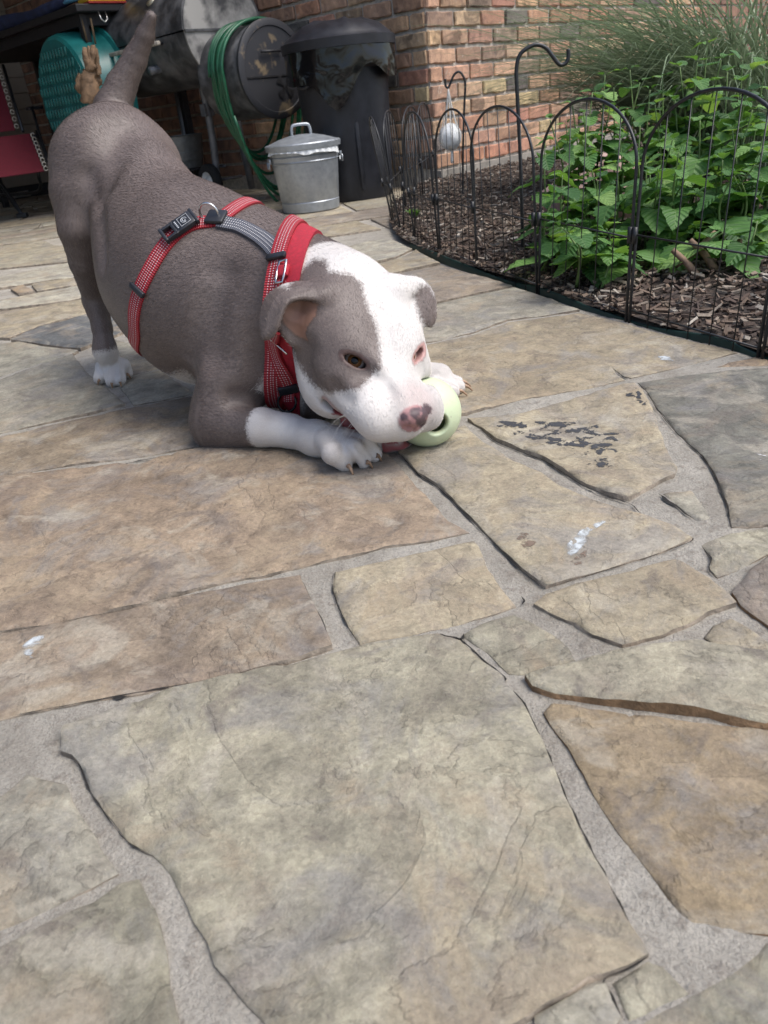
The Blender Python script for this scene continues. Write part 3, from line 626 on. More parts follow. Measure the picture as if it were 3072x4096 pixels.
print('bricks', n1, n2)
t = NT('far brick'); p = t.pos(); t.set(Base_Color=t.mix(t.ramp(t.noise(p, 9, 3), [(.4, 0.), (.6, 1.)]), (.17, .10, .075), (.32, .18, .12)), Roughness=.9)
rest = MB(); rest.v = restR.v+restL.v; rest.f = restR.f+[tuple(i+len(restR.v) for i in f) for f in restL.f]
rest.build('brickwork', t.m, house, kind='stuff')
core = MB()
def wbox(m, org, dr, nrm, l0, l1, t0, t1, z0, z1):
    m.add([org+dr*l+nrm*t_+np.array([0, 0, z]) for l in (l0, l1) for t_ in (t0, t1) for z in (z0, z1)], [(0, 1, 3, 2), (4, 6, 7, 5), (0, 4, 5, 1), (2, 3, 7, 6), (0, 2, 6, 4), (1, 5, 7, 3)])
wbox(core, K0, WR, WL, .002, 7.1, .004, .3, -.1, 2.6); wbox(core, K0, WL, WR, .006, 5.1, .0045, .31, -.1, 2.6)
core.build('mortar', M_JOINT, house)
foot = MB(); wbox(foot, K0, WR, WL, -.01, 7.2, -.045, .02, -.1, Z0-.012)
foot.build('footing', M_CONC, house)
# ---------------------------------------------------------------- porch: clapboard wall, roof
SB = np.array([-3.02, 7.95, 0.])                            # a point at the foot of the clapboard wall
M_SID = simple('taupe clapboard', (.20, .165, .13), .7, var=.12, scale=3, bump=.001, bscale=90)
M_DARK = simple('dark painted metal', (.02, .02, .022), .5, var=.3, scale=25)
porch = empty('clapboard_wall', SB, 'taupe horizontal clapboard wall at the back of the dark porch', 'wall')
s1 = float(np.dot(K0-SB, WR))                               # where it meets the brick wall
def board(z, hb, l0, l1):
    m_ = MB(); n_ = -WL
    prof = [(0, z), (.022, z+.002), (.006, z+hb), (0, z+hb)]
    V = [SB+WR*l+n_*u_+np.array([0, 0, v_]) for l in (l0, l1) for u_, v_ in prof]
    m_.add(V, [(0, 1, 2, 3), (7, 6, 5, 4), (0, 4, 5, 1), (1, 5, 6, 2), (2, 6, 7, 3)]); m_.build('siding_board', M_SID, porch)
z = .10
while z < 2.5: board(z, .128, -4.5, s1-.01); z += .125
m_ = MB(); wbox(m_, SB, WR, WL, -4.6, s1, .003, .12, -.05, 2.6); m_.build('wall_core', M_DARK, porch)
m_ = MB(); wbox(m_, SB, WR, -WL, -4.5, s1-.3, .03, .10, .012, .035); wbox(m_, SB, WR, -WL, -4.5, s1-.3, .05, .07, .035, .06); m_.build('door_track', simple('worn aluminium track', (.25, .24, .22), .5, metal=.5, var=.3, scale=8), porch)
m_ = MB(); wbox(m_, K0, -WR, WL, -.4, 8.5, .85, 6.6, 2.8, 3.0)
o = m_.build('porch_roof', M_SID); recenter(o, (-2, 6.5, 2.6)); tag(o, 'flat roof over the porch beside the brick house', 'roof')
m_ = MB(); wbox(m_, K0-WR*8.3, WL, WR, -.2, 6.6, 0, .1, -.02, 2.55)
o = m_.build('porch_side_wall', M_SID); recenter(o, (K0-WR*8.3)); tag(o, 'plain taupe wall closing the far side of the porch', 'wall')
# ---------------------------------------------------------------- arched wire border fence
M_WIRE = simple('black coated wire', (.014, .015, .017), .45, var=.25, scale=80)
UP = np.array([0, 0, 1.])
def fence_panel(P0, P1, label, top=.402, spring=.285, lean=0.):
    P0 = np.array([*P0, bed_z(np.array([P0[0]]), np.array([P0[1]]))[0]-.01]); P1 = np.array([*P1, bed_z(np.array([P1[0]]), np.array([P1[1]]))[0]-.01])
    d = P1-P0; Wd = np.linalg.norm(d[:2]); d = d/np.linalg.norm(d); nr = np.array([d[1], -d[0], 0]); up = UP+nr*lean; up /= np.linalg.norm(up)
    a, b = P0+d*.005, P1-d*.005; c = (a+b)/2; hw = np.linalg.norm(b-a)/2
    f = empty('fence_panel', c*[1, 1, 0], label, 'fence', 'arched wire fence panels round the bed')
    arch = [c-d*hw*math.cos(t)+up*(spring+(top-spring)*math.sin(t)) for t in np.linspace(0, math.pi, 22)]
    MB().tube([a-UP*.03]+[a+up*z for z in (.1, .2)]+arch+[b+up*z for z in (.2, .1)]+[b-UP*.03], .0031, 8).build('frame', M_WIRE, f, smooth=True)
    for z in (.165, .022): MB().tube([a+up*z, b+up*(z-.006)], .0018, 6).build('crossbar', M_WIRE, f, smooth=True)
    for k in range(1, 6):
        u_ = -1+2*k/6; h = spring+(top-spring)*math.sqrt(max(0, 1-u_*u_))
        MB().tube([c+d*hw*u_-UP*.01, c+d*hw*u_+up*h], .0012, 5).build('wire', M_WIRE, f, smooth=True)
    for q in (a, b): MB().tube([q+up*.15+nr*.004, q+up*.18+nr*.004], .0052, 8).build('clip', M_WIRE, f, smooth=True)
FP = [(.46, 4.22), (.36, 3.92), (.25, 3.60), (.172, 3.25), (.19, 3.0), (.212, 2.755), (.265, 2.47), (.338, 2.20), (.43, 1.86), (.532, 1.52), (.65, 1.212), (.76, .90)]
ORD = ['beside the brick corner, farthest of all', 'second out from the brick corner', 'third out from the brick corner', 'turned edge on beside the black bin', 'just right of the edge on panels', 'leftmost of those seen square on', 'with the hanging white ball behind it', 'with the tall black hook behind it', 'left one of the two in front of the green leaves', 'wide one before the green leaves at right', 'cut by the right edge of the photo']
for i in range(len(FP)-1): fence_panel(FP[i], FP[i+1], 'black arched wire fence panel '+ORD[i], lean=(.02, -.03, .03, .16, -.10, .03, -.02, .02, -.03, -.05, -.03)[i])
# ---------------------------------------------------------------- plant hooks and the hanging ball
def hook(base, pts, Y, r, label):
    b = G(*base); P = [np.array([b[0], Y, -.02])]+[A(x, y, Y) for x, y in pts]
    return tag(recenter(MB().tube(spline(P, 5), r, 10).build('plant_hook', M_WIRE, smooth=True), (b[0], Y, 0)), label, 'hook', 'black plant hooks in the bed')
h1 = G(2090, 985, .03); h2 = G(1848, 769, .045)
hook((2090, 985, .03), [(2084, 700), (2069, 380), (2066, 275), (2080, 219), (2114, 190), (2147, 179), (2181, 190), (2206, 219), (2228, 249), (2246, 260), (2266, 249), (2274, 224), (2272, 196)], h1[1], .0052, 'tall empty black plant hook behind the fence')
hook((1848, 769, .045), [(1852, 600), (1857, 430), (1861, 350), (1856, 312), (1837, 287), (1816, 300), (1801, 335), (1793, 350), (1784, 346), (1781, 330), (1781, 315)], h2[1], .0048, 'shorter black plant hook carrying a white ball in a net')
Yb = h2[1]; ap = A(1793, 351, Yb); bc = A(1802, 545, Yb); rb = 41*.001*1.16
sus = empty('hanging_net_ball', bc-[0, 0, .08], 'white ball in a white cord net hanging from the shorter hook', 'ball')
M_CORD = simple('white cotton cord', (.66, .64, .60), .9, var=.1, scale=60); M_WBALL = simple('chalky white ball', (.80, .80, .78), .8, var=.12, scale=25, bump=.002, bscale=150)
MB().lathe([(rb*1.0*math.sin(a)*(1+.06*math.cos(a)), -rb*1.12*math.cos(a)) for a in np.linspace(0, math.pi, 18)], bc, 28).build('ball', M_WBALL, sus, smooth=True)
for k in range(7):
    a = k*2*math.pi/7+.2; e = np.array([math.cos(a), math.sin(a), 0])
    P = [ap, ap*.6+bc*.4+e*rb*.28+UP*.0, bc+e*rb*.72+UP*rb*.85, bc+e*rb*1.06+UP*rb*.1, bc+e*rb*.75-UP*rb*.85, bc-UP*rb*1.2]
    MB().tube(spline(P, 5), .0022, 5).build('net_cord', M_CORD, sus, smooth=True)
MB().tube(spline([bc-UP*rb*1.15, bc-UP*(rb*1.35)+[.002, 0, 0], bc-UP*(rb*2.3)], 4), [.006, .007, .006, .004, .005, .006, .006, .007, .005], 7).build('tassel', M_CORD, sus, smooth=True)
# ---------------------------------------------------------------- black wheeled rubbish bin with its liner
M_BIN = simple('blue black plastic', (.011, .012, .017), .45, var=.2, scale=20, bump=.0006, bscale=160)
cb = np.array([.045, 4.52, 0.]); CHT = .73
can = empty('rubbish_bin', cb, 'tall blue black plastic rubbish bin standing against the brick corner', 'bin')
def can_fn(r, h, a, i):
    k = math.cos(4*a); return r*(1-.035*max(0, k)**6*(h < .62)+.012*math.cos(8*a)*(h < .6)), h
MB().lathe([(0, .012), (.2, .012), (.205, .0), (.21, .02), (.216, .12), (.236, .50), (.243, .60), (.258, .615), (.262, .70), (.268, .735), (.268, CHT-.01), (.25, CHT-.01), (.24, .60), (.2, .05)], cb, 64, fn=can_fn).build('body', M_BIN, can, smooth=True, sharp=35)
for k in range(8):
    a = k*math.pi/4+.2; e = np.array([math.cos(a), math.sin(a), 0]); MB().box(cb+e*.226+UP*.30, (.010, .022, .50), np.stack([e*math.cos(.05)+UP*math.sin(.05), np.cross(UP, e), UP*math.cos(.05)-e*math.sin(.05)]), .006).build('rib', M_BIN, can, smooth=True, sharp=40)
def lid_fn(r, h, a, i): return r*(1+.012*abs(math.cos(4*a))), h+(.012*max(0, math.cos(5*a))**3 if .05 < r < .27 and h > CHT+.03 else 0)
lid = MB().lathe([(.272, CHT-.035), (.284, CHT-.035), (.286, CHT+.005), (.272, CHT+.012), (.262, CHT+.022), (.21, CHT+.055), (.13, CHT+.082), (.05, CHT+.092), (0, CHT+.094)], cb, 60, fn=lid_fn).build('lid', M_BIN, can, smooth=True, sharp=30)
for sd in (-1, 1):
    e = np.array([WR[0]*sd, WR[1]*sd, 0]); MB().tube(arc(cb+e*.262+UP*(.60), np.cross(UP, e), UP*-1, .06, .2, math.pi-.2, 10), .012, 8).build('handle', M_BIN, can, smooth=True)
    wc = cb+np.array([.09*sd+.03, .17, .065]); MB().tube([wc-[.02, 0, 0], wc+[.02, 0, 0]], .065, 20).build('wheel', M_DARK, can, smooth=True, sharp=40)
t = NT('black liner film'); p = t.pos(); t.set(Base_Color=(.004, .004, .005), Roughness=.13, Specular_IOR_Level=.45, Normal=t.bump(t.noise(p, 10, 2, .4, .8), .3, .02))
cam_a = math.atan2(-cb[1], -cb[0])
def skirt(a):
    d = (a-cam_a+math.pi) % (2*math.pi)-math.pi
    low = .57+.02*math.sin(3*a)-.16*math.exp(-((d+.12)/.34)**2)+.05*math.exp(-((d-.55)/.25)**2); return max(.36, low)
bagm = MB(); NA = 90; NR = 16; V = []
for i in range(NR+1):
    for k in range(NA):
        a = 2*math.pi*k/NA; z1, z0 = CHT-.03, skirt(a); u_ = i/NR; z = z1+(z0-z1)*u_; rr = .262 if z > .6 else .262-(.6-z)*.05
        w_ = .010*u_*(mnoise.noise(Vector((math.cos(a)*5, math.sin(a)*5, z*7)))+.5*mnoise.noise(Vector((math.cos(a)*14, math.sin(a)*14, z*16))))
        rr += .016+w_+.006*u_; V.append(cb+np.array([rr*math.cos(a), rr*math.sin(a), z]))
bagm.add(V, [(i*NA+k, i*NA+(k+1) % NA, (i+1)*NA+(k+1) % NA, (i+1)*NA+k) for i in range(NR) for k in range(NA)])
o = bagm.build('bin_liner', t.m, smooth=True); recenter(o, cb+UP*.4); tag(o, 'shiny black plastic liner hanging out over the rim of the tall bin', 'bag')
# ---------------------------------------------------------------- small galvanised bin
def galv():
    t = NT('galvanised steel'); p = t.pos(); a = t.noise(p, 30, 5, .6); v = t.n('TexVoronoi'); v.inputs['Scale'].default_value = 70; t.put(v.inputs['Vector'], p)
    c = t.mix(t.ramp(a, [(.3, 0.), (.7, 1.)]), (.27, .295, .32), (.38, .405, .43)); c = t.mix(.9, t.mix(v.outputs['Distance'], (.3, .31, .32), (.7, .71, .72)), c)
    return t.set(Base_Color=c, Metallic=.6, Roughness=t.math('ADD', t.math('MULTIPLY', a, .25), .28))
M_GALV = galv(); gb = G(1247, 838); gb[2] = 0
sb = empty('metal_bin', gb, 'small galvanised steel bin with a lid standing before the black bin', 'bin')
MB().lathe([(0, .012), (.135, .012), (.139, .0), (.143, .004), (.146, .045), (.1435, .049), (.146, .053), (.163, .225), (.168, .229), (.166, .233), (.170, .252), (.166, .256), (.171, .262), (.173, .292), (.165, .292), (.14, .02)], gb, 56).build('body', M_GALV, sb, smooth=True, sharp=30)
ld = MB().lathe([(.176, .283), (.184, .283), (.186, .305), (.181, .310), (.165, .313), (.11, .331), (.06, .342), (0, .346)], gb, 56).build('lid', M_GALV, sb, smooth=True, sharp=30)
e = np.array([.97, .2, 0]); e /= np.linalg.norm(e)
MB().tube(spline([gb+e*-.047+UP*.338, gb+e*-.044+UP*.372, gb+e*-.03+UP*.386, gb+e*.03+UP*.386, gb+e*.044+UP*.372, gb+e*.047+UP*.338], 5), .0075, 10).build('handle', M_GALV, ld, smooth=True)
for sd in (-1, 1):
    q = gb+e*.176*sd+UP*.238; f2 = np.cross(UP, e); MB().tube([q+f2*y+UP*z+e*sd*.006 for y, z in ((-.03, .0), (-.03, -.028), (.03, -.028), (.03, 0))], .0045, 8, closed=False).build('side_handle', M_GALV, sb, smooth=True)
    MB().box(q+UP*.004, (.010, .075, .022), np.stack([e, f2, UP]), .002).build('handle_bracket', M_GALV, sb, smooth=True, sharp=40)
bm_ = MB(); NA = 60; V = []; ca = math.atan2(-gb[1], -gb[0])
for i in range(6):
    for k in range(NA+1):
        a = ca-1.25+2.4*k/NA; u_ = i/5; z = .284-u_*(.008+.010*max(0, math.sin(k*.21+1))**2+.022*(k/NA)**2); rr = .1775+.004*math.sin(k*1.3)*u_+.006*u_; V.append(gb+np.array([rr*math.cos(a), rr*math.sin(a), z]))
bm_.add(V, [(i*(NA+1)+k, i*(NA+1)+k+1, (i+1)*(NA+1)+k+1, (i+1)*(NA+1)+k) for i in range(5) for k in range(NA)])
o = bm_.build('white_liner', simple('white liner film', (.62, .63, .62), .35, var=.1), smooth=True); recenter(o, gb+UP*.26); tag(o, 'crumpled white plastic liner edge peeping from under the metal bin lid', 'bag')
# ---------------------------------------------------------------- offset smoker grill
M_GRILL = simple('worn black grill paint', (.045, .046, .050), .42, var=.3, scale=9, bump=.001, bscale=120, col2=(.14, .14, .145), thr=(.42, .7))
M_WORN = simple('chalky worn steel', (.10, .10, .105), .6, var=.5, scale=5, col2=(.34, .33, .31), thr=(.40, .58)); M_TUBE = simple('grey steel tube', (.16, .165, .18), .45, metal=.3, var=.2, scale=15)
M_RUSTY = simple('rust burnt plate', (.035, .036, .042), .6, var=.2, scale=7, col2=(.20, .15, .09), thr=(.58, .66))
Wp = lambda s, off, z: K0+WL*s-WR*off+UP*z                 # wall coordinates
RG = np.stack([-WR, UP, -WL])                               # lathe frame: axis towards the camera end
gr = empty('smoker_grill', Wp(1.5, .5, 0), 'black barrel smoker grill with side firebox on a wheeled tube frame', 'grill')
c0, c1 = Wp(2.08, .47, .885), Wp(1.09, .47, .885); RB = .255
MB().lathe([(0, -.002), (RB, 0), (RB, np.linalg.norm(c1-c0)-.004)], c0, 48, RG, a0=math.pi, a1=2*math.pi).build('lower_barrel', M_GRILL, gr, smooth=True, sharp=40)
MB().lathe([(0, -.006), (RB+.006, -.004), (RB+.006, .99-.03), (RB+.016, .955), (RB+.016, 1.0), (RB+.002, 1.0)], c0+UP*.006, 48, RG, a0=0.0, a1=math.pi).build('hood', M_GRILL, gr, smooth=True, sharp=40)
MB().lathe([(RB+.004, 0), (RB+.004, .012), (0, .012)], c1, 48, RG).build('end_plate', M_WORN, gr, smooth=True, sharp=40)
MB().box(c1-WL*.016+UP*.002, (RB*2.04, .012, .01), RG).build('seam', M_GRILL, gr)
f0, f1 = Wp(1.10, .46, .655), Wp(.70, .46, .655); RF = .225
fb = MB().lathe([(RF, 0), (RF, .39), (RF-.004, .395)], f0, 44, RG).build('firebox', M_GRILL, gr, smooth=True, sharp=40)
dr = MB().lathe([(RF+.012, .382), (RF+.014, .402), (RF+.004, .408), (RF-.02, .409), (RF-.024, .403), (0, .402)], f0, 44, RG).build('firebox_door', M_RUSTY, gr, smooth=True, sharp=30)
for k in range(3): MB().box(f1-WL*.008-WR*(.02)+UP*(.09-.05*k*0)+(-WR)*(-.04+.05*k)*0, (.11, .010, .008), RG)
MB().tube([f1-WL*.02-WR*-.05+UP*.085, f1-WL*.024-WR*.09+UP*.085], .007, 8).build('door_handle', M_DARK, dr, smooth=True)
for k in range(4):
    a = k*math.pi/2+.4; ce = f1-WL*.009-WR*-.05-UP*.085; MB().lathe([(.0, 0), (.062, 0.0)], ce, 6, RG, a0=a, a1=a+.75).build('vent_blade', M_DARK, dr)
MB().box(f1-WL*.005-UP*.03, (RF*1.9, .008, .006), RG).build('door_split', M_DARK, dr)
hb = c1+WL*.35-WR*(RB+.05)
MB().box((c0+c1)/2-WR*(RB+.055)-UP*.03, (.022, .02, .62), RG, .004).build('handle', simple('ash grey wood', (.36, .33, .28), .8, var=.3, scale=30), gr, smooth=True)
for q in (-.26, .26): MB().tube([(c0+c1)/2+WL*q-WR*RB*.96-UP*.03, (c0+c1)/2+WL*q-WR*(RB+.05)-UP*.03], .007, 8).build('handle_post', M_DARK, gr, smooth=True)
MB().lathe([(.03, 0), (.03, .012), (0, .012)], (c0+c1)/2-WL*.12-WR*RB*.72+UP*RB*.72, 20, np.stack([WL, np.cross(-WR*.7+UP*.7, WL), (-WR+UP)/math.sqrt(2)])).build('thermometer', simple('brass dial', (.35, .32, .24), .4, metal=.5), gr, smooth=True)
MB().tube(spline([A(872, 782, 5.46), A(862, 640, 5.45), A(838, 480, 5.42), A(808, 345, 5.40), A(790, 290, 5.39), A(765, 262, 5.37), A(720, 257, 5.33), A(600, 285, 5.2)], 6), .023, 12).build('frame_tube', M_TUBE, gr, smooth=True)
MB().tube([Wp(1.55, .12, .02), Wp(1.50, .2, .74)], .023, 12).build('leg', M_TUBE, gr, smooth=True)
for s_, o_ in ((2.0, .70), (2.0, .26)): MB().tube([Wp(s_+.03, o_, .0), Wp(s_, o_, .74)], .023, 12).build('leg', M_TUBE, gr, smooth=True)
MB().box(A(828, 440, 5.42), (.07, .07, .05), RG, .005).build('tube_bracket', M_TUBE, gr)
for o_ in (.28, .70): MB().tube([Wp(1.58, o_, .18), Wp(2.02, o_, .18)], .010, 8).build('rail', M_TUBE, gr, smooth=True)
for k in range(9): MB().tube([Wp(1.6+.05*k, .28, .185), Wp(1.6+.05*k, .70, .185)], .004, 6).build('shelf_wire', M_DARK, gr, smooth=True)
wc = A(845, 742, 5.44); wc[2] = .105; RW = np.stack([WL, UP, -WR])
wh = MB().lathe([(.06, -.025), (.098, -.025), (.105, -.015), (.105, .015), (.098, .025), (.06, .025)], wc, 32, RW).build('wheel', simple('black tyre', (.018, .018, .018), .85), gr, smooth=True, sharp=40)
MB().lathe([(.0, .030), (.012, .030), (.014, .020), (.04, .014), (.055, .022), (.062, .022), (.062, -.02), (0, -.02)], wc, 28, RW).build('hub', simple('white enamel hub', (.62, .62, .60), .4), wh, smooth=True, sharp=40)
MB().tube([wc, wc+WR*.25], .010, 8).build('axle', M_TUBE, gr, smooth=True)
# galvanised tub on the grill's lower shelf
tb_ = Wp(1.78, .47, .192); MB_ = MB().lathe([(0, .004), (.12, .004), (.125, 0), (.145, .09), (.148, .094), (.146, .10), (.16, .19), (.166, .193), (.160, .196), (.14, .05)], tb_, 36)
o = MB_.build('metal_tub', simple('dull zinc', (.16, .165, .165), .5, metal=.6), smooth=True, sharp=30); recenter(o, tb_); tag(o, 'dull metal tub on the lower wire shelf of the grill', 'tub')
# garden hose hung over the firebox
M_HOSE = simple('green hose', (.012, .095, .045), .38, var=.25, scale=20)
hose = MB(); pts = []; rl = random.Random(3)
cx = f0-WL*.24
for lp in range(8):
    s_ = -.10+.028*lp+rl.uniform(-.008, .008); wd = .236+.007*lp+rl.uniform(0, .012); dp = .36+.10*rl.random()+.035*lp
    for a in np.linspace(0, 2*math.pi, 22, endpoint=False):
        u_, v_ = math.cos(a), math.sin(a); R_ = wd if v_ > 0 else wd*(1-.16*abs(v_)); hz = (.245 if v_ > 0 else dp+.04*math.sin(lp*2.1))*v_
        pts.append(cx-WL*(s_+.004*math.sin(3*a+lp)+.05*max(0, -v_)**2*(lp/8.-.3))-WR*(R_*u_*1.0)+UP*(hz))
hose.tube(spline(pts, 3), .0085, 8)
o = hose.build('garden_hose', M_HOSE, smooth=True); recenter(o, cx); tag(o, 'coiled green garden hose hung over the grill firebox', 'hose')
# ---------------------------------------------------------------- table on the porch and what lies on it
M_TABLE = simple('black table laminate', (.014, .014, .016), .5)
tc_ = A(318, 30, 5.35); tz = tc_[2]
tbl = empty('porch_table', tc_*[1, 1, 0], 'black topped table on the dark porch behind the dog', 'table')
ax_, ay_ = WL, WR
MB().box(tc_+WL*1.1+WR*.33-UP*.0, (2.2, .70, .04), np.stack([WL, WR, UP]), .006).build('table_top', M_TABLE, tbl)
MB().box(tc_+WL*1.1+WR*.33-UP*.05, (2.05, .62, .06), np.stack([WL, WR, UP])).build('apron', M_TABLE, tbl)
for s_ in (.08, 2.1):
    for o_ in (.04, .62): MB().box(tc_+WL*s_+WR*o_+UP*(-tz/2-.01), (.045, .045, tz-.02), np.stack([WL, WR, UP]), .004).build('leg', M_TABLE, tbl)
MB().tube([tc_+WR*.11-UP*.022+[0, 0, 0], tc_+WR*.115-UP*.06-WL*.01, tc_+WR*.135-UP*.075-WL*.01, tc_+WR*.155-UP*.06-WL*.01, tc_+WR*.155-UP*.022], .004, 8).build('wire_hook', M_STEELP if 'M_STEELP' in globals() else simple('bright wire', (.55, .55, .53), .3, metal=1), tbl, smooth=True)
M_NAVY = simple('navy umbrella cloth', (.018, .026, .07), .8, var=.35, scale=18)
ub = empty('folded_umbrella', tc_+WL*.9, 'folded navy umbrella lying along the edge of the porch table', 'umbrella')
P = [tc_+WL*s_+WR*(.05+.02*math.sin(s_*9))+UP*(.055+.01*math.sin(s_*7)) for s_ in np.linspace(.12, 2.0, 16)]
MB().tube(P, [.012, .02, .03, .034, .036, .042, .044, .046, .048, .05, .05, .052, .052, .05, .044, .03], 10).build('canopy', M_NAVY, ub, smooth=True)
MB().tube([P[0]-WL*.06, P[2]], .012, 8).build('pole', simple('pale blue handle', (.10, .30, .45), .4), ub, smooth=True)
MB().tube([P[10]-UP*.02, P[10]-UP*.08-WR*.06, P[10]-UP*.22-WR*.07], .008, 6).build('strap', M_NAVY, ub, smooth=True)
yb = A(408, 6, 5.52); bx_ = empty('yellow_box', [yb[0], yb[1], tz+.02], 'yellow and red flat box on the porch table', 'box')
MB().box(np.array([yb[0], yb[1], tz+.055]), (.24, .13, .05), np.stack([WR, WL, UP]), .004).build('carton', simple('yellow card', (.60, .36, .02), .5, var=.15, scale=40), bx_)
MB().box(np.array([yb[0], yb[1], tz+.0255]), (.246, .134, .009), np.stack([WR, WL, UP])).build('red_band', simple('red card', (.30, .02, .015), .5), bx_)
MB().box(np.array([yb[0], yb[1], tz+.093]), (.18, .11, .025), np.stack([WR, WL, UP]), .004).build('lid', simple('yellow lid', (.55, .33, .02), .5), bx_)
# ---------------------------------------------------------------- teal paddling pool on edge, work gloves
pc = A(264, 405, 5.5); M_TEALP = simple('teal moulded plastic', (.012, .14, .135), .35, var=.2, scale=10)
pool = empty('paddling_pool', pc-UP*.36, 'teal plastic paddling pool hung on edge from the porch table', 'pool')
RP = np.stack([WL, UP, -WR]); pr_ = .345
MB().lathe([(pr_-.02, -.002), (pr_, -.014), (pr_+.012, -.05), (pr_+.03, -.24), (pr_+.055, -.25), (pr_+.055, -.262), (pr_+.025, -.262), (pr_+.01, -.06), (pr_-.02, -.02)], pc, 56, RP).build('rim', M_TEALP, pool, smooth=True, sharp=35)
MB().lathe([(0, .0), (pr_-.018, -.002), (pr_-.018, -.02)], pc, 56, RP).build('base', M_TEALP, pool, smooth=True, sharp=35)
sc_ = MB(); 
rows_ = np.arange(-.31, .32, .062)
for j, yy in enumerate(rows_):
    for xx in np.arange(-.34, .35, .04):
        x2 = xx+(j % 2)*.02
        if x2*x2+yy*yy < (pr_-.035)**2:
            ce = pc+WL*x2+UP*yy; V = []
            for i in range(3):
                for a in np.linspace(math.pi, 2*math.pi, 7): V.append(ce+WL*.0195*math.cos(a)*(1, .8, .3)[i]+UP*(.052*math.sin(a)*(1, .85, .4)[i]+.026)-WR*(.002, .008, .010)[i])
            sc_.add(V, [(i*7+k, i*7+k+1, (i+1)*7+k+1, (i+1)*7+k) for i in range(2) for k in range(6)])
sc_.build('moulded_scales', M_TEALP, pool, smooth=True, kind='stuff')
M_ROPE = simple('brown cord', (.11, .075, .04), .9)
for x0, y0, x1, y1 in ((318, 45, 348, 165), (362, 72, 382, 175)): MB().tube([A(x0, y0, 5.42), A(x1, y1, 5.40)], .006, 6).build('cord', M_ROPE, pool, smooth=True)
M_GLOVE = simple('tan leather', (.20, .125, .072), .8, var=.35, scale=25, bump=.004, bscale=60)
def crumple(o):
    for v in o.data.vertices: v.co += Vector((mnoise.noise(v.co*38), mnoise.noise(v.co*38+Vector((9, 0, 0))), mnoise.noise(v.co*38+Vector((0, 7, 0)))))*.009
def glove(pts_f, pts_c, label, Y):
    g_ = empty('work_glove', A(*pts_c[-1][:2], Y), label, 'glove', 'work gloves hanging on the pool')
    P = [A(x, y, Y) for x, y, r in pts_c]; crumple(MB().tube(spline(P, 5), np.interp(np.linspace(0, 1, (len(P)-1)*5+1), np.linspace(0, 1, len(P)), [r for _, _, r in pts_c]), 14).build('palm', M_GLOVE, g_, smooth=True))
    for f_ in pts_f:
        P = [A(x*.6+.4*358, y, Y-.02) for x, y, r in f_]; crumple(MB().tube(spline(P, 4), np.interp(np.linspace(0, 1, (len(P)-1)*4+1), np.linspace(0, 1, len(P)), [r*1.1 for _, _, r in f_]), 10).build('finger', M_GLOVE, g_, smooth=True))
glove([[(322, 186, .008), (333, 215, .016), (345, 250, .017), (352, 275, .016)], [(355, 184, .008), (360, 215, .015), (363, 250, .016), (362, 280, .016)], [(380, 180, .008), (386, 205, .015), (378, 245, .016), (370, 280, .017)], [(340, 268, .016), (362, 275, .016), (400, 262, .013)]],
      [(358, 285, .034), (356, 320, .046), (362, 370, .056), (360, 415, .05)], 'tan leather work glove hanging fingers up, cuff over the pool rim', 5.12)
glove([[(395, 195, .010), (400, 235, .016), (412, 280, .017), (420, 300, .016)], [(310, 300, .02), (302, 330, .028), (304, 360, .026), (318, 368, .016)], [(385, 270, .012), (392, 300, .016), (398, 325, .016)]],
      [(384, 290, .022), (392, 325, .028), (400, 345, .016)], 'second tan leather glove tied behind the first, nearer the tail of the dog', 5.16)
# ---------------------------------------------------------------- maroon sling chair
M_SLING = simple('maroon sling cloth', (.15, .014, .026), .7, var=.12, scale=60, bump=.0005, bscale=400); M_CHR = simple('dark chair tube', (.03, .032, .036), .4, metal=.4)
ch = empty('sling_chair', G(90, 875), 'maroon laced sling lounge chair at the left edge on the porch', 'chair')
def panel(a, b, w_, sag, name):
    V = []; n_ = 12
    for i in range(n_+1):
        for j in range(9):
            u_, v_ = i/n_, j/8; q = a*(1-u_)+b*u_-WR*w_*v_; q = q-UP*sag*math.sin(math.pi*u_)*(.4+.6*math.sin(math.pi*v_)); V.append(q)
    F = [(i*9+j, i*9+j+1, (i+1)*9+j+1, (i+1)*9+j) for i in range(n_) for j in range(8)]; m_ = len(V)
    V += [v-np.array([0, 0, .003]) for v in V]; F += [tuple(m_+k for k in f[::-1]) for f in F]
    return MB().add(V, F).build(name, M_SLING, ch, smooth=True)
sa, sb_ = A(118, 534, 5.95), A(176, 684, 5.60); ba, bb = A(60, 520, 6.0), A(-14, 270, 6.5)
panel(sa, sb_, .52, .02, 'seat'); panel(ba, bb, .50, .02, 'backrest')
for a, b, n_ in ((sa, sb_, 9), (ba, bb, 9)):
    o2 = WR*.034; MB().tube([a+o2*1.5+(a-b)*.03, b+o2*1.5+(b-a)*.03], .011, 10).build('side_rail', M_CHR, ch, smooth=True)
    MB().tube([a-WR*.56, b-WR*.56], .011, 10).build('side_rail', M_CHR, ch, smooth=True)
    for k in range(n_):
        q = a+(b-a)*((k+.5)/n_); MB().tube(arc(q+WR*.018, WR, UP, .013, 0, 5.8, 10), .0032, 5).build('lace', simple('pale lace', (.60, .55, .47), .7) if k == 0 and a is sa else bpy.data.materials['pale lace'], ch, smooth=True)
ft = G(92, 870)
for x0, y0 in ((-60, 640), (-25, 700)): MB().tube(spline([A(x0, y0, 5.9), A(45, 790+(y0-640)*.25, 5.78), ft+UP*.02], 5), .010, 8).build('leg', M_CHR, ch, smooth=True)
MB().box(ft+UP*.014, (.07, .05, .03), None, .006).build('foot', M_CHR, ch)
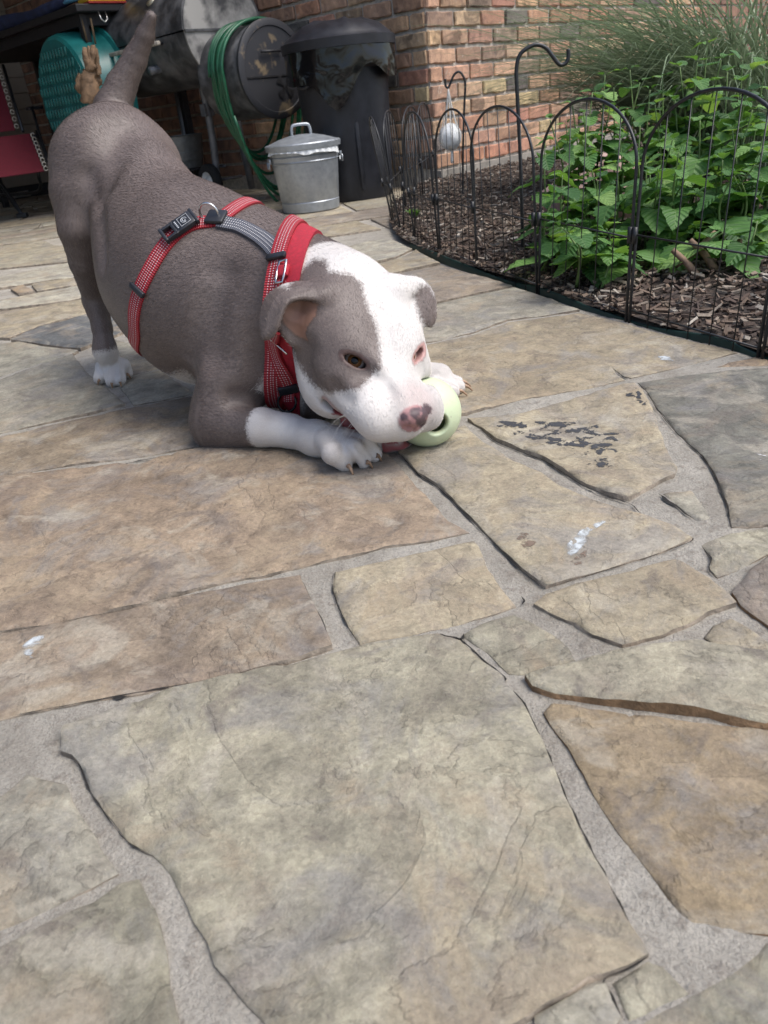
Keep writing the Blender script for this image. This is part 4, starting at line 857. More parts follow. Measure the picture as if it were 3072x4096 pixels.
MB().tube(spline([A(140, 540, 5.95), A(152, 690, 5.85), A(163, 740, 5.95), A(150, 765, 6.05), A(110, 773, 6.15), A(-20, 782, 6.4)], 5), .012, 8).build('base_tube', M_CHR, ch, smooth=True)
MB().tube([A(128, 430, 6.1), A(165, 560, 5.9), A(204, 665, 5.75)], .009, 8).build('link_bar', M_CHR, ch, smooth=True)
MB().box(A(138, 432, 6.15), (.10, .06, .02), np.stack([WR, WL, UP]), .004).build('armrest', M_CHR, ch)
# ---------------------------------------------------------------- leafy plants: every leaf a piece
def leaf_mat():
    t = NT('leaf'); oi = t.n('ObjectInfo'); r = oi.outputs['Random']; p = t.n('TexCoord').outputs['Object']; sx = t.n('SeparateXYZ'); t.put(sx.inputs[0], p)
    c = t.ramp(r, [(0., (.050, .13, .038)), (.4, (.092, .21, .055)), (.8, (.15, .30, .077)), (1., (.25, .41, .12))])
    rib = t.math('ABSOLUTE', sx.outputs[0]); vein = t.math('SINE', t.math('ADD', t.math('MULTIPLY', sx.outputs[1], 46.), t.math('MULTIPLY', rib, -38.)))
    c = t.mix(t.ramp(vein, [(.86, 0.), (.99, .45)]), c, t.mix(1, c, (1.45, 1.35, 1.3), 'MULTIPLY')); c = t.mix(t.ramp(rib, [(.0, .6), (.022, 0.)]), c, (.22, .34, .12))
    n_ = t.noise(t.pos(), 60, 4); c = t.mix(t.ramp(n_, [(.4, .4), (.65, 0.)]), c, t.mix(1, c, (.7, .75, .7), 'MULTIPLY'))
    t.set(Base_Color=c, Roughness=.5, Specular_IOR_Level=.4, Normal=t.bump(vein, .5, .002))
    tr = t.n('BsdfTranslucent'); t.put(tr.inputs[0], t.mix(1, c, (1.3, 1.25, .6), 'MULTIPLY')); mx = t.n('MixShader'); mx.inputs[0].default_value = .35
    t.put(mx.inputs[1], t.b.outputs[0]); t.put(mx.inputs[2], tr.outputs[0]); t.t.links.new(mx.outputs[0], t.t.nodes['Material Output'].inputs[0]); return t.m
M_LEAF = leaf_mat(); M_STEM = simple('green stem', (.12, .19, .055), .6, var=.25, scale=30); M_WOOD = simple('old woody stem', (.20, .13, .085), .85, var=.3, scale=50)
def leaf_mesh(sd):
    r = random.Random(sd); n_ = 11; V = []; dr_, fo, tw = r.uniform(.15, .5), r.uniform(.15, .42), r.uniform(-.25, .25)
    for i in range(n_+1):
        y = i/n_; w_ = .44*math.sin(math.pi*min(1, y**.72))**.9*(1-.15*y); w_ = max(w_, .004)*(1+(.09 if i % 2 else -.05)); z = -dr_*y*y+.06*math.sin(6*y+sd)
        for x in (-1, -.5, 0, .5, 1): V.append((x*w_+tw*y*y*.3, y+(.03 if abs(x) == 1 and i % 2 else 0), z+abs(x)*w_*fo-abs(x)**2*w_*.35*y+.012*math.sin(9*y+2*x)))
    me = bpy.data.meshes.new('leaf'); me.from_pydata(V, [], [(i*5+j, i*5+j+1, (i+1)*5+j+1, (i+1)*5+j) for i in range(n_) for j in range(4)]); me.shade_smooth(); me.materials.append(M_LEAF); return me
LM = [leaf_mesh(i) for i in range(7)]
rp = random.Random(11)
def put_leaf(par, P, dirn, upv, size):
    y = Vector(dirn).normalized(); x = y.cross(Vector(upv)); x = x.normalized() if x.length > 1e-3 else Vector((1, 0, 0)); z = x.cross(y)
    o = link(bpy.data.objects.new('leaf', rp.choice(LM))); M4 = Matrix((x, y, z)).transposed().to_4x4()
    o.parent = par; o.matrix_parent_inverse = Matrix.Translation(-Vector(par.location)); o.matrix_basis = Matrix.Translation(Vector([float(v) for v in P])) @ M4 @ Matrix.Diagonal((size, size, size, 1)); return o
def stem(par, tip, base, size, nmax=99):
    tip, base = np.array(tip), np.array(base); L_ = np.linalg.norm(tip-base); md = (tip+base)/2+np.array([rp.uniform(-.03, .03), rp.uniform(-.03, .03), .02]); C = spline([base, md, tip], 8)
    MB().tube(C, np.linspace(.0036, .0016, len(C)), 6).build('stem', M_STEM, par, smooth=True)
    m = max(3, int(L_/.05)); ph = rp.random()*3; k_ = 0
    for i in range(m, -1, -1):
        u_ = .12+.88*i/m
        if u_ < .18 or k_ >= nmax: continue
        q = C[min(len(C)-1, int(u_*(len(C)-1)))]; tip_f = (1-u_)
        for sgn in (0, math.pi):
            a = ph+i*math.pi/2+sgn+rp.uniform(-.35, .35); s_ = size*.9*(.38+min(1, tip_f*2.6)*.62)*rp.uniform(.6, 1.2)
            el = rp.uniform(-.25, .35)+(.5 if i == m else 0); d = np.array([math.cos(a)*math.cos(el), math.sin(a)*math.cos(el), math.sin(el)])
            put_leaf(par, q+d*.006, d, (rp.uniform(-.2, .2), rp.uniform(-.2, .2), 1), s_); k_ += 1
def plant(name, label, tips, size, nmax=99):
    cen = np.mean([G(2500, 1000, .03)], axis=0); b0 = np.mean([A(x, y, Y) for x, y, Y in tips], axis=0); p = empty(name, [b0[0], b0[1], .02], label, 'plant', 'green leafy plants in the mulch bed')
    for x, y, Y in tips:
        t_ = A(x, y, Y); b_ = np.array([t_[0]*.82+b0[0]*.18+rp.uniform(-.04, .04), t_[1]*.82+b0[1]*.18+rp.uniform(-.03, .05), .02]); stem(p, t_, b_, size, nmax)
    print('leaves', label, sum(c.name.startswith('leaf') for c in p.children)); return p
def fill(n, x0, x1, y0, y1, Ya, Yb):
    return [(rp.uniform(x0, x1), y0+(y1-y0)*rp.random(), rp.uniform(Ya, Yb)) for _ in range(n)]
plant('leafy_plant', 'bright green leafy plant with drooping tips at the left of the clump', [(2180, 560, 2.25), (2265, 500, 2.3), (2250, 700, 2.1), (2330, 560, 2.25), (2420, 300, 2.45), (2520, 280, 2.5), (2440, 430, 2.4), (2210, 800, 2.05), (2300, 900, 1.95), (2390, 720, 2.1), (2480, 560, 2.3), (2370, 370, 2.4), (2290, 420, 2.35), (2560, 330, 2.5), (2200, 480, 2.3), (2335, 450, 2.3), (2455, 350, 2.4)]+fill(6, 2190, 2540, 620, 1010, 1.9, 2.25), .1)
plant('leafy_plant', 'tall green leafy plant with the highest upright stem in the middle', [(2830, 180, 2.5), (2885, 240, 2.4), (2700, 400, 2.4), (2620, 420, 2.3), (2760, 330, 2.45), (2560, 500, 2.3), (2690, 560, 2.1), (2800, 480, 2.2), (2600, 700, 2.0), (2740, 720, 1.95), (2650, 310, 2.45), (2720, 270, 2.45), (2910, 290, 2.4), (2600, 360, 2.4), (2790, 250, 2.4)]+fill(7, 2560, 2860, 560, 960, 1.85, 2.15), .102)
plant('leafy_plant', 'green leafy plant filling the right edge behind the fence', [(3060, 270, 2.2), (2960, 380, 2.25), (3010, 440, 2.1), (2930, 520, 2.05), (3060, 520, 1.95), (2890, 640, 1.95), (3020, 660, 1.85), (3120, 400, 2.0), (3000, 290, 2.2), (2970, 240, 2.3)]+fill(10, 2860, 3120, 600, 960, 1.75, 2.0), .102)
plant('leafy_plant', 'low green leaves at the foot of the clump near the mulch', fill(16, 2230, 3040, 880, 1060, 1.72, 1.88)+[(2190, 960, 2.05), (2160, 1000, 2.0), (2330, 1010, 1.85)], .1, 10)
pw_ = empty('leafy_plant', G(1652, 850, .02), 'tiny bright green seedling at the left tip of the bed', 'plant')
for k in range(5): put_leaf(pw_, G(1650+3*k, 868, .02), (math.cos(k*1.3)*.5, math.sin(k*1.3)*.5, .9), (0, 0, 1), .045)
for k, (x, y, x1, y1, Y) in enumerate(((2700, 1060, 2860, 930, 1.75), (2860, 1080, 2760, 960, 1.72), (2790, 1110, 2690, 1000, 1.7), (2900, 1090, 2960, 960, 1.75))):
    o = MB().tube(spline([A(x, y, Y), A((x+x1)/2+10, (y+y1)/2, Y+.01), A(x1, y1, Y+.03)], 5), np.linspace(.009, .006, 11), 8).build('woody_stem', M_WOOD, smooth=True); q = A(x, y, Y); recenter(o, q)
    tag(o, ['cut woody stem leaning right under the leaves', 'short woody stump at the foot of the leaves', 'thin woody stem nearest the mulch edge', 'woody stem at the right under the leaves'][k], 'stem', 'old woody stems under the leaves')
# ornamental grass
def grass():
    g_ = empty('ornamental_grass', (1.75, 3.75, .05), 'tall ornamental grass arching over the leaves at upper right', 'grass clump'); V = []; F = []; col = []; r = np.random.default_rng(5)
    for k in range(1500):
        b_ = np.array([1.62, 3.5, .04])+np.array([r.normal(0, .13), r.normal(0, .13), 0]); az = r.uniform(0, 2*math.pi) if r.random() < .2 else r.normal(math.pi*1.08, .6); L_ = r.uniform(.75, 1.35); e = np.array([math.cos(az), math.sin(az), 0]); s_ = np.array([-e[1], e[0], 0])
        th0, th1 = r.uniform(.1, .7), r.uniform(1.5, 2.35); n_ = 9; p = b_.copy(); w_ = r.uniform(.0022, .0042); st = len(V)
        for i in range(n_+1):
            u_ = i/n_; th = th0+(th1-th0)*u_**.9; wd = w_*(1-u_**3)*(.5+.5*min(1, u_*6))
            V.append(p-s_*wd); V.append(p+s_*wd+UP*wd*.5); p = p+(e*math.sin(th)+UP*math.cos(th))*L_/n_
        F += [(st+2*i, st+2*i+1, st+2*i+3, st+2*i+2) for i in range(n_)]; c = np.array([.20, .265, .15])*r.uniform(.55, 1.25)+(np.array([.10, .12, .09]) if r.random() < .25 else 0); col += [(*c, 1)]*(2*n_+2)
    me = bpy.data.meshes.new('blades'); me.from_pydata([tuple(v) for v in V], [], F); me.shade_smooth()
    a = me.color_attributes.new('tone', 'FLOAT_COLOR', 'POINT'); a.data.foreach_set('color', np.array(col, np.float32).ravel())
    t = NT('grass blade'); c = t.n('VertexColor', layer_name='tone').outputs[0]; t.set(Base_Color=c, Roughness=.45); tr = t.n('BsdfTranslucent'); t.put(tr.inputs[0], c); mx = t.n('MixShader'); mx.inputs[0].default_value = .3
    t.put(mx.inputs[1], t.b.outputs[0]); t.put(mx.inputs[2], tr.outputs[0]); t.t.links.new(mx.outputs[0], t.t.nodes['Material Output'].inputs[0]); me.materials.append(t.m)
    tag(attach(link(bpy.data.objects.new('blades', me)), g_), kind='stuff')
grass()
# pinkish boulder half hidden in the leaves
bm = bmesh.new(); bmesh.ops.create_icosphere(bm, subdivisions=4, radius=1)
rc = G(2370, 900, .02)
for v in bm.verts:
    q = v.co.copy(); n_ = mnoise.noise(q*1.3)*.25+mnoise.noise(q*3.1)*.1+mnoise.noise(q*8)*.03; v.co = Vector((q.x*.17, q.y*.13, q.z*.14))*(1+n_)
me = bpy.data.meshes.new('boulder'); bm.to_mesh(me); bm.free(); me.shade_smooth(); me.materials.append(simple('pink granite', (.42, .29, .25), .85, var=.25, scale=30, bump=.004, bscale=150))
o = link(bpy.data.objects.new('boulder', me)); o.location = (rc[0]+.05, rc[1]+.1, .08); tag(o, 'pinkish granite boulder half hidden among the leaves', 'boulder')
# ---------------------------------------------------------------- the dog, bowing over its ball
UPV = np.array([0, 0, 1.]); al = np.array([.68, .733, 0]); ah = np.array([.733, -.68, 0])

hL = cam_dir(.845, .19, -.5); hL /= np.linalg.norm(hL)
hF = cam_dir(.418, -.82, .396); hF -= hL*(hF@hL); hF /= np.linalg.norm(hF)
hU = np.cross(hF, hL)
hR = np.stack([hF, hL, hU])
hM = A(1550, 1428, .99)
def Hd(f_, l_, u_): return hM+hF*f_+hL*l_+hU*u_
def toH(P): return (P-hM)@hR.T
ballC = A(1707, 1650, 1.02); ballC[2] = .0495; ballR = .0488
LIP = [(1376, 1640, 1.022, .009), (1400, 1682, 1.018, .011), (1440, 1728, 1.016, .012), (1490, 1762, 1.016, .012), (1545, 1776, 1.014, .012), (1600, 1770, 1.012, .011), (1640, 1752, 1.012, .009)]
def build_dog():
    S = Field()
    # trunk
    S.ell(A(416, 655, 1.59), .088, k=.05)
    S.ell(A(490, 680, 1.66), .078, k=.05)
    S.ell(A(465, 565, 1.64), .05, k=.06)
    S.cone(A(495, 640, 1.62), A(578, 800, 1.54), .082, .086, k=.045)
    S.cone(A(578, 800, 1.54), A(650, 955, 1.46), .086, .107, k=.045)
    S.cone(A(650, 955, 1.46), A(740, 1080, 1.385), .107, .135, k=.045)
    S.cone(A(745, 1076, 1.385), A(850, 1165, 1.315), .138, .145, k=.05)
    S.cone(A(850, 1165, 1.315), A(985, 1270, 1.23), .145, .115, k=.05)
    # tail
    S.chain([(A(450, 515, 1.67), .038), (A(450, 440, 1.69), .034), (A(485, 345, 1.70), .027), (A(540, 235, 1.70), .021), (A(582, 140, 1.69), .0155), (A(604, 66, 1.68), .009)], k=.015)
    # right hind leg
    S.chain([(A(405, 660, 1.58), .083), (A(318, 770, 1.535), .05), (A(318, 915, 1.515), .037), (A(342, 1047, 1.53), .029),
             (A(382, 1190, 1.56), .0235), (A(408, 1310, 1.54), .0185), (A(420, 1400, 1.52), .0195)], k=.018)
    for q, rr_ in ((lambda p: p, (.085, .042, .10)), (lambda p: p+al*.085-UPV*.03, (.07, .036, .085))): S.ell(q(A(345, 790, 1.555)), rr_, np.stack([ah, al, np.array([0, 0, 1.])]), k=.02)
    S.cone(A(350, 1195, 1.575), A(385, 1230, 1.555), .008, .014, k=.02)
    # left hind leg (behind the trunk)
    mv = lambda p: p+al*(.10+.07*float(np.clip((.33-p[2])/.12, 0, 1)))
    S.chain([(mv(A(405, 700, 1.58)), .068), (mv(A(318, 770, 1.535)), .05), (mv(A(318, 915, 1.515)), .037), (mv(A(342, 1047, 1.53)), .029),
             (mv(A(382, 1190, 1.56)), .0235), (mv(A(408, 1310, 1.54)), .0185), (mv(A(420, 1400, 1.52)), .0195)], k=.03)
    for q in (lambda p: p, mv):
        an = q(A(420, 1400, 1.52))
        S.cone(an, q(G(450, 1475, .022)), .0195, .022, k=.02)
        for (x, y, x1, y1) in ((412, 1468, 400, 1512), (438, 1466, 446, 1522), (470, 1466, 478, 1518), (492, 1462, 506, 1490)):
            m = q(G(x, y, .028)); t = q(G(x1, y1, .012))
            S.chain([(q(G(446, 1445, .035)), .014), (m, .0135), (t, .0125)], k=.006, kk=.004)
    # neck
    S.cone(A(1060, 1170, 1.25), A(1360, 1230, 1.10), .115, .08, k=.05)
    # right fore leg
    S.chain([(A(960, 1260, 1.205), .075), (A(915, 1500, 1.155), .058), (A(893, 1665, 1.125), .046)], k=.035)
    S.chain([(A(880, 1700, 1.128), .042), (A(1040, 1708, 1.07), .0285), (G(1160, 1724, .029), .0245), (G(1262, 1755, .027), .0225)], k=.025)
    S.cone(A(840, 1725, 1.145), A(890, 1715, 1.13), .022, .03, k=.02)
    pw = G(1262, 1752, .028)
    S.cone(pw, G(1370, 1778, .028), .0245, .023, k=.012)
    for (x, y, x1, y1, r) in ((1332, 1812, 1380, 1852, .0155), (1412, 1800, 1452, 1840, .0155), (1456, 1774, 1494, 1816, .0145), (1462, 1745, 1502, 1776, .0132)):
        S.chain([(G(1310, 1765, .032), .017), (G(x, y, .03), r), (G(x1, y1, .012), .012)], k=.004, kk=.004)
    # left fore leg
    eL = np.array([-.085, 1.17, .052])
    S.chain([(A(1130, 1230, 1.27), .07), (eL+[-.01, .04, .06], .055), (eL, .043)], k=.035)
    pL = G(1845, 1570); wr = pL+np.array([-.085, .03, .032])
    S.chain([(eL, .042), ((eL+wr)/2+[0, 0, .005], .031), (wr, .025)], k=.025)
    S.cone(wr, pL+[-.035, .012, .026], .025, .024, k=.02)
    for dy, dx in ((-.030, -.012), (-.010, 0), (.012, 0), (.03, -.012)):
        S.cone(pL+[-.035+dx, dy*.8+.01, .026], pL+[dx-.004, dy+.005, .012], .013, .011, k=.005)
    # chest front
    S.ell(A(1080, 1400, 1.19), .07, k=.05)
    # head
    S.ell(Hd(-.07, 0, -.035), (.095, .075, .062), hR, k=.03)
    for sd in (-1, 1):
        S.ell(Hd(-.078, .034*sd, -.028), (.078, .058, .055), hR, k=.03)
        S.ell(Hd(-.03, .052*sd, -.07), (.055, .04, .05), hR, k=.03)
        S.ell(Hd(-.024, .038*sd, -.006), (.022, .026, .017), hR, k=.02)     # brow
        S.ell(Hd(-.005, .058*sd, -.035), (.03, .022, .024), hR, k=.02)      # cheek bone
    S.cone(Hd(0, 0, -.042), Hd(.066, 0, -.036), .048, .038, k=.025)
    S.ell(Hd(.012, -.026, -.004), (.02, .006, .012), hR, k=.02)
    S.ell(Hd(.052, -.037, -.037), (.043, .033, .030), hR, k=.014)           # flews
    S.ell(Hd(.062, .040, -.034), (.036, .024, .031), hR, k=.015)
    S.ell(Hd(.074, -.028, -.044), (.022, .026, .024), hR, k=.012)
    S.ell(Hd(.014, -.042, -.050), (.038, .024, .024), hR, k=.02)
    S.ell(Hd(.092, 0, -.015), (.012, .0200, .0145), hR, k=.006)             # nose pad
    S.cone(Hd(-.03, 0, -.085), np.array([.030, 1.020, .026]), .05, .0225, k=.010)    # lower jaw
    S.chain([(A(*q[:3]), q[3]) for q in LIP], k=.012)                       # lower lip
    # cuts: mouth slit, nostrils, eye openings
    S.ell(Hd(.036, -.036, -.0745), (.056, .05, .0055), hR, k=.004, op='-')
    for sd in (-1, 1): S.ell(Hd(.105, .0105*sd, -.021), (.008, .0052, .0045), hR, k=.003, op='-')
    S.ell(Hd(.106, 0, -.026), (.006, .0012, .012), hR, k=.003, op='-')
    for sd in (-1, 1):
        e, o, t, v = eye_frame(sd)
        S.ell(e-o*.001, .0172, k=.010)
        S.ell(e+o*.013-v*.0008, (.0190, .0074, .017) if sd < 0 else (.0175, .0078, .016), np.stack([t, v, o]), k=.003, op='-')
    # ears
    def strip(rows, bulge, t, k, n1=3, n2=4):
        rows = np.array([[A(*r[0]), (A(*r[0])+A(*r[1]))/2-w0*bulge, A(*r[1])] for r in rows])
        def cr(p, m):        # Catmull-Rom along axis 0
            q = np.concatenate([[2*p[0]-p[1]], p, [2*p[-1]-p[-2]]]); o = []
            for i in range(len(p)-1):
                a_, b_, c_, d_ = q[i:i+4]
                for u in np.arange(m)/m: o.append(.5*(2*b_+(c_-a_)*u+(2*a_-5*b_+4*c_-d_)*u*u+(3*b_-a_-3*c_+d_)*u**3))
            return np.array(o+[p[-1]])
        g = cr(rows, n1); g = np.swapaxes(cr(np.swapaxes(g, 0, 1), n2 // 2), 0, 1)
        F2 = Field()
        for i in range(g.shape[0]-1):
            for j in range(g.shape[1]-1):
                F2.tri(g[i, j], g[i+1, j], g[i+1, j+1], t); F2.tri(g[i, j], g[i+1, j+1], g[i, j+1], t)
        lo = np.min([i[1] for i in F2.it], axis=0); hi = np.max([i[2] for i in F2.it], axis=0)
        def fn(p):
            d = F2.it[0][0](p)
            for i in F2.it[1:]: d = np.minimum(d, i[0](p))
            return d
        S._add(fn, lo, hi, k, '+')
    S.ell(A(1310, 1180, 1.03), .016, k=.02)
    S.ell(A(1580, 1160, 1.065), .018, k=.02)
    strip([((1310, 1150, 1.030), (1315, 1200, 1.010)), ((1190, 1133, 1.035), (1200, 1190, 0.995)), ((1110, 1158, 1.030), (1145, 1212, 0.987)),
           ((1066, 1200, 1.020), (1124, 1256, 0.983)), ((1050, 1262, 1.010), (1108, 1305, 0.981)), ((1050, 1315, 1.000), (1090, 1338, 0.983)),
           ((1060, 1352, 0.993), (1072, 1350, 0.987))], .006, .0033, .012, 2, 2)
    strip([((1120, 1195, 1.014), (1290, 1185, 1.012)), ((1108, 1250, 1.014), (1290, 1240, 1.010)), ((1118, 1310, 1.012), (1290, 1290, 1.006)),
           ((1170, 1375, 1.010), (1280, 1368, 1.002))], -.010, .004, .012, 2, 2)
    strip([((1545, 1125, 1.070), (1545, 1180, 1.060)), ((1650, 1112, 1.080), (1640, 1165, 1.065)), ((1700, 1136, 1.087), (1664, 1185, 1.070)),
           ((1730, 1180, 1.083), (1668, 1220, 1.065)), ((1739, 1235, 1.075), (1680, 1258, 1.060)), ((1735, 1280, 1.068), (1700, 1288, 1.060)),
           ((1724, 1303, 1.065), (1716, 1300, 1.062))], .004, .0033, .012, 2, 2)
    S.ell(ballC, ballR+.0012, k=.004, op='-')
    return S
def eye_frame(sd):
    e = Hd(-.0125, .0385*sd, -.016)
    o = .45*hF+.45*sd*hL+.6*hU; o /= np.linalg.norm(o)
    v = hU-o*(hU@o); v /= np.linalg.norm(v)
    return e, o, np.cross(v, o), v
def eye_pos(sd): return eye_frame(sd)[0]

S = build_dog()
def march(pxs, d0=.7, d1=2.6):
    """where the sight lines through photo points meet the dog"""
    R = np.array([ray(*p) for p in pxs]); R /= np.linalg.norm(R, axis=1, keepdims=True); t = np.full(len(R), d0)
    for _ in range(48): t = np.minimum(t+np.clip(S(CAM+R*t[:, None], pad=.07)*.95, -.01, .04), d1)
    return CAM+R*t[:, None]
def groove(pts, r=.008, k=.03, out=.006, op='-'):
    P = march(spline(np.array(pts, float), 2)); g = S.grad(P); Q = P+g*out
    NEW.append(([(q_, r) for q_ in Q], k, op))
NEW = []
groove([(815, 1230), (772, 1330), (756, 1440), (760, 1560)], .010, .035, .008)            # behind the upper arm
groove([(352, 700), (384, 830), (398, 940), (404, 1040)], .008, .03, .006)                 # thigh and flank
groove([(925, 1600), (985, 1606), (1040, 1622)], .006, .02, .004)                          # elbow fold
groove([(1030, 1120), (1010, 1230), (1030, 1340), (1070, 1420)], .010, .04, .010)          # shoulder and neck
groove([(880, 1120), (850, 1260), (846, 1390)], .010, .05, .013)                            # shoulder blade edge
groove([(470, 520), (440, 640), (410, 760)], .012, .05, .015)
groove([(1532, 1250), (1546, 1330), (1562, 1400)], .004, .014, .0035)                       # forehead furrow
groove([(1490, 1490), (1530, 1520), (1560, 1570)], .004, .014, .0035)
groove([(1395, 1600), (1360, 1580), (1335, 1545)], .005, .016, .004)                        # corner of the mouth
groove([(1225, 1400), (1215, 1460), (1240, 1530), (1290, 1590)], .007, .025, .006)          # cheek and throat
groove([(1375, 1790), (1402, 1826), (1430, 1868)], .0025, .006, .0008)
groove([(1432, 1788), (1458, 1814), (1484, 1846)], .0025, .006, .0008)
groove([(1466, 1764), (1486, 1784), (1508, 1806)], .0025, .006, .0008)
for x_ in ((424, 1462, 420, 1525), (456, 1460, 463, 1528), (486, 1456, 497, 1512)): groove([(x_[0], x_[1]), ((x_[0]+x_[2])/2, (x_[1]+x_[3])/2), (x_[2], x_[3])], .0025, .006, .0008)
groove([(1690, 1470), (1700, 1510), (1712, 1545)], .004, .012, .003)
for pts_, k_, op_ in NEW: S.chain(pts_, k_, .004, op_)
dv, dq = S.mesh(.0033)
bm = bmesh.new()
me = bpy.data.meshes.new('body'); me.from_pydata(dv.tolist(), [], dq.tolist())
bm.from_mesh(me); be = [e for e in bm.edges if e.is_boundary]
if be: bmesh.ops.holes_fill(bm, edges=be, sides=0)
bm.to_mesh(me); bm.free(); me.shade_smooth()
nrm = vnormals(dv, dq)
def snap(P, off=0., it=3):
    P = np.array(P, float)
    for _ in range(it): P = P-S.grad(P)*(S(P, pad=.07)-off)[:, None]*.8
    return P
# coat: where it is white (signed, metres), and bare skin
hp = toH(dv); pp = proj(dv)
def sp(poly, sc=.00036):
    P = np.array(poly, float); return np.where(inpoly(pp, P), 1, -1)*edgedist(pp, P)*sc
c6 = lambda pts: [(900+.633*x, 900+.633*y) for x, y in pts]
patch = sp(c6([(880, 430), (905, 520), (960, 640), (972, 740), (988, 860), (985, 910), (950, 935), (900, 990), (850, 1040), (760, 1050), (660, 1065), (600, 1040), (540, 1000), (490, 930), (450, 860), (420, 790), (390, 745), (300, 760), (190, 770), (170, 480), (290, 370), (390, 395), (450, 310), (560, 215), (640, 222), (655, 290), (720, 300), (800, 312), (865, 370)]))
patch = np.minimum(patch, .03-hp[:, 1])
earL = np.minimum(sp(c6([(1195, 440), (1240, 378), (1290, 380), (1350, 470), (1350, 640), (1280, 660), (1235, 600), (1205, 510)])), hp[:, 1]-.055)
seg = lambda P, a, b: np.linalg.norm(P-a-np.clip(((P-a)@(b-a))/((b-a)@(b-a)), 0, 1)[:, None]*(b-a), axis=1)
n0, n1 = A(1060, 1170, 1.25), A(1360, 1230, 1.10); nd = (n1-n0)/np.linalg.norm(n1-n0)
neck = (dv-(n0+nd*.165))@nd                                     # ahead of the collar
fe, fw = A(880, 1700, 1.128), G(1262, 1752, .028); fd = (fw-fe)/np.linalg.norm(fw-fe)
tb = float((A(1040, 1706, 1.07)-fe)@fd)
toes = [(G(1310, 1765, .032), G(1380, 1852, .012)), (G(1310, 1765, .032), G(1452, 1840, .012)), (G(1310, 1765, .032), G(1494, 1816, .012)), (G(1310, 1765, .032), G(1502, 1776, .012))]
dlip = np.min([seg(dv, A(*a_[:3]), A(*b_[:3])) for a_, b_ in zip(LIP[:-1], LIP[1:])]+[seg(dv, Hd(-.03, 0, -.085), np.array([.03, 1.02, .026]))-.012], axis=0); dtoe = np.min([seg(dv, a_, b_) for a_, b_ in toes]+[seg(dv, fe, fw)-.014], axis=0)
forR = np.where((dtoe < dlip+.004) & (seg(dv, fe, G(1480, 1830, .02)) < .062) & (dv[:, 2] < .10), (dv-fe)@fd-tb, -1)
eL = np.array([-.085, 1.17, .052]); pL = G(1845, 1570); ld = (pL-eL)/np.linalg.norm(pL-eL)
forL = np.where((seg(dv, eL, pL+[0, 0, .02]) < .06) & (dv[:, 0] > -.02) & (dv[:, 2] < .075), (dv-eL)@ld-.10, -1)
zb = A(420, 1392, 1.52)[2]; hind = np.where((dv[:, 1] > 1.40) & (dv[:, 0] < -.25), zb-dv[:, 2], -1)
chest = .058-np.linalg.norm((dv-A(1105, 1540, 1.16))/[1, 1, 1.15], axis=1)
belly = np.where((nrm[:, 2] < -.55) & (hp[:, 0] < -.2) & (dv[:, 2] < .24) & (dv[:, 1] < 1.5) & (dv[:, 1] > 1.1), (-nrm[:, 2]-.72)*.06, -1)
onhead = (np.linalg.norm(dv-Hd(-.05, 0, -.05), axis=1) < .2) & (forR < -.02) & (forL < -.02)
white = np.maximum.reduce([np.minimum(neck, -np.maximum(patch, earL)), forR, forL, hind, chest, belly])
white = np.where((forR > -.5) & ~(neck > .2) & (dv[:, 2] < .09) & (forR > -.12), np.maximum(forR, -1), white)
sk = np.zeros((len(dv), 4))
def skin(mask, col):
    m = np.clip(mask, 0, 1)[:, None]; sk[:, :3] = sk[:, :3]*(1-m)+np.array(col)*m; sk[:, 3:] = np.maximum(sk[:, 3:], m)
near = lambda c, r, s: np.clip((r-np.linalg.norm(hp-np.array(c), axis=1))/s, 0, 1)
facing = np.clip((hp[:, 0] > -.02)*1., 0, 1)
skin(.5*near((.072, .012, -.012), .046, .026)*facing, (.60, .37, .345))
skin(.22*np.clip(fbm(hp[:, 1]*30+5, hp[:, 0]*30+9, 2, 3)*2.2-.75, 0, 1)*(hp[:, 0] > -.1)*(white > .004), (.60, .42, .38))
skin(.75*np.clip((.016-np.abs(hp[:, 2]+.060))/.008, 0, 1)*(hp[:, 1] > .035)*(hp[:, 0] > .03), (.60, .30, .29))
inr = np.clip(sp(c6([(345, 500), (470, 462), (600, 490), (575, 620), (530, 745), (440, 705), (355, 620)]))/.003, 0, 1)*(dv[:, 1] > 1.0)*(hp[:, 1] < 0)*(nrm@(-w0) > .2)
skin(inr*.95, (.25, .135, .095)); skin(inr*np.clip(sp(c6([(340, 545), (400, 520), (520, 560), (500, 640), (400, 610)]))/.004, 0, 1)*.7, (.38, .22, .17))
nu = nrm@hU; mz = np.linalg.norm((hp-[.035, -.012, -.088])/[.06, .058, .030], axis=1) < 1
mouth = mz*np.maximum(np.clip((-.1-nu)*6, 0, 1)*(hp[:, 2] > -.082)*(hp[:, 2] < -.058), np.clip((nu-.05)*6, 0, 1)*(hp[:, 2] < -.072))*(forR < -.5)*(hp[:, 0] > -.012)
skin(.7*np.clip((.0075-np.abs(hp[:, 2]+.0655))/.004, 0, 1)*(hp[:, 0] > .0)*(hp[:, 1] < -.015)*(forR < -.5)*(dv[:, 2] > .045), (.33, .17, .155))
skin(mouth, (.24, .05, .055))
lp_ = np.min([seg(dv, A(*a_[:3]), A(*b_[:3])) for a_, b_ in zip(LIP[:-1], LIP[1:])], axis=0); lpm = np.clip((.0175-lp_)/.004, 0, 1)*(forR < -.5)*np.clip((.105-dv[:, 2])/.02, 0, 1)*(hp[:, 2] < -.066)
skin(lpm*np.clip(.35+1.2*(nrm@(-w0)), 0, 1), (.36, .11, .11)); skin(lpm*np.clip(nu*2-.3, 0, 1)*.8, (.12, .02, .025))
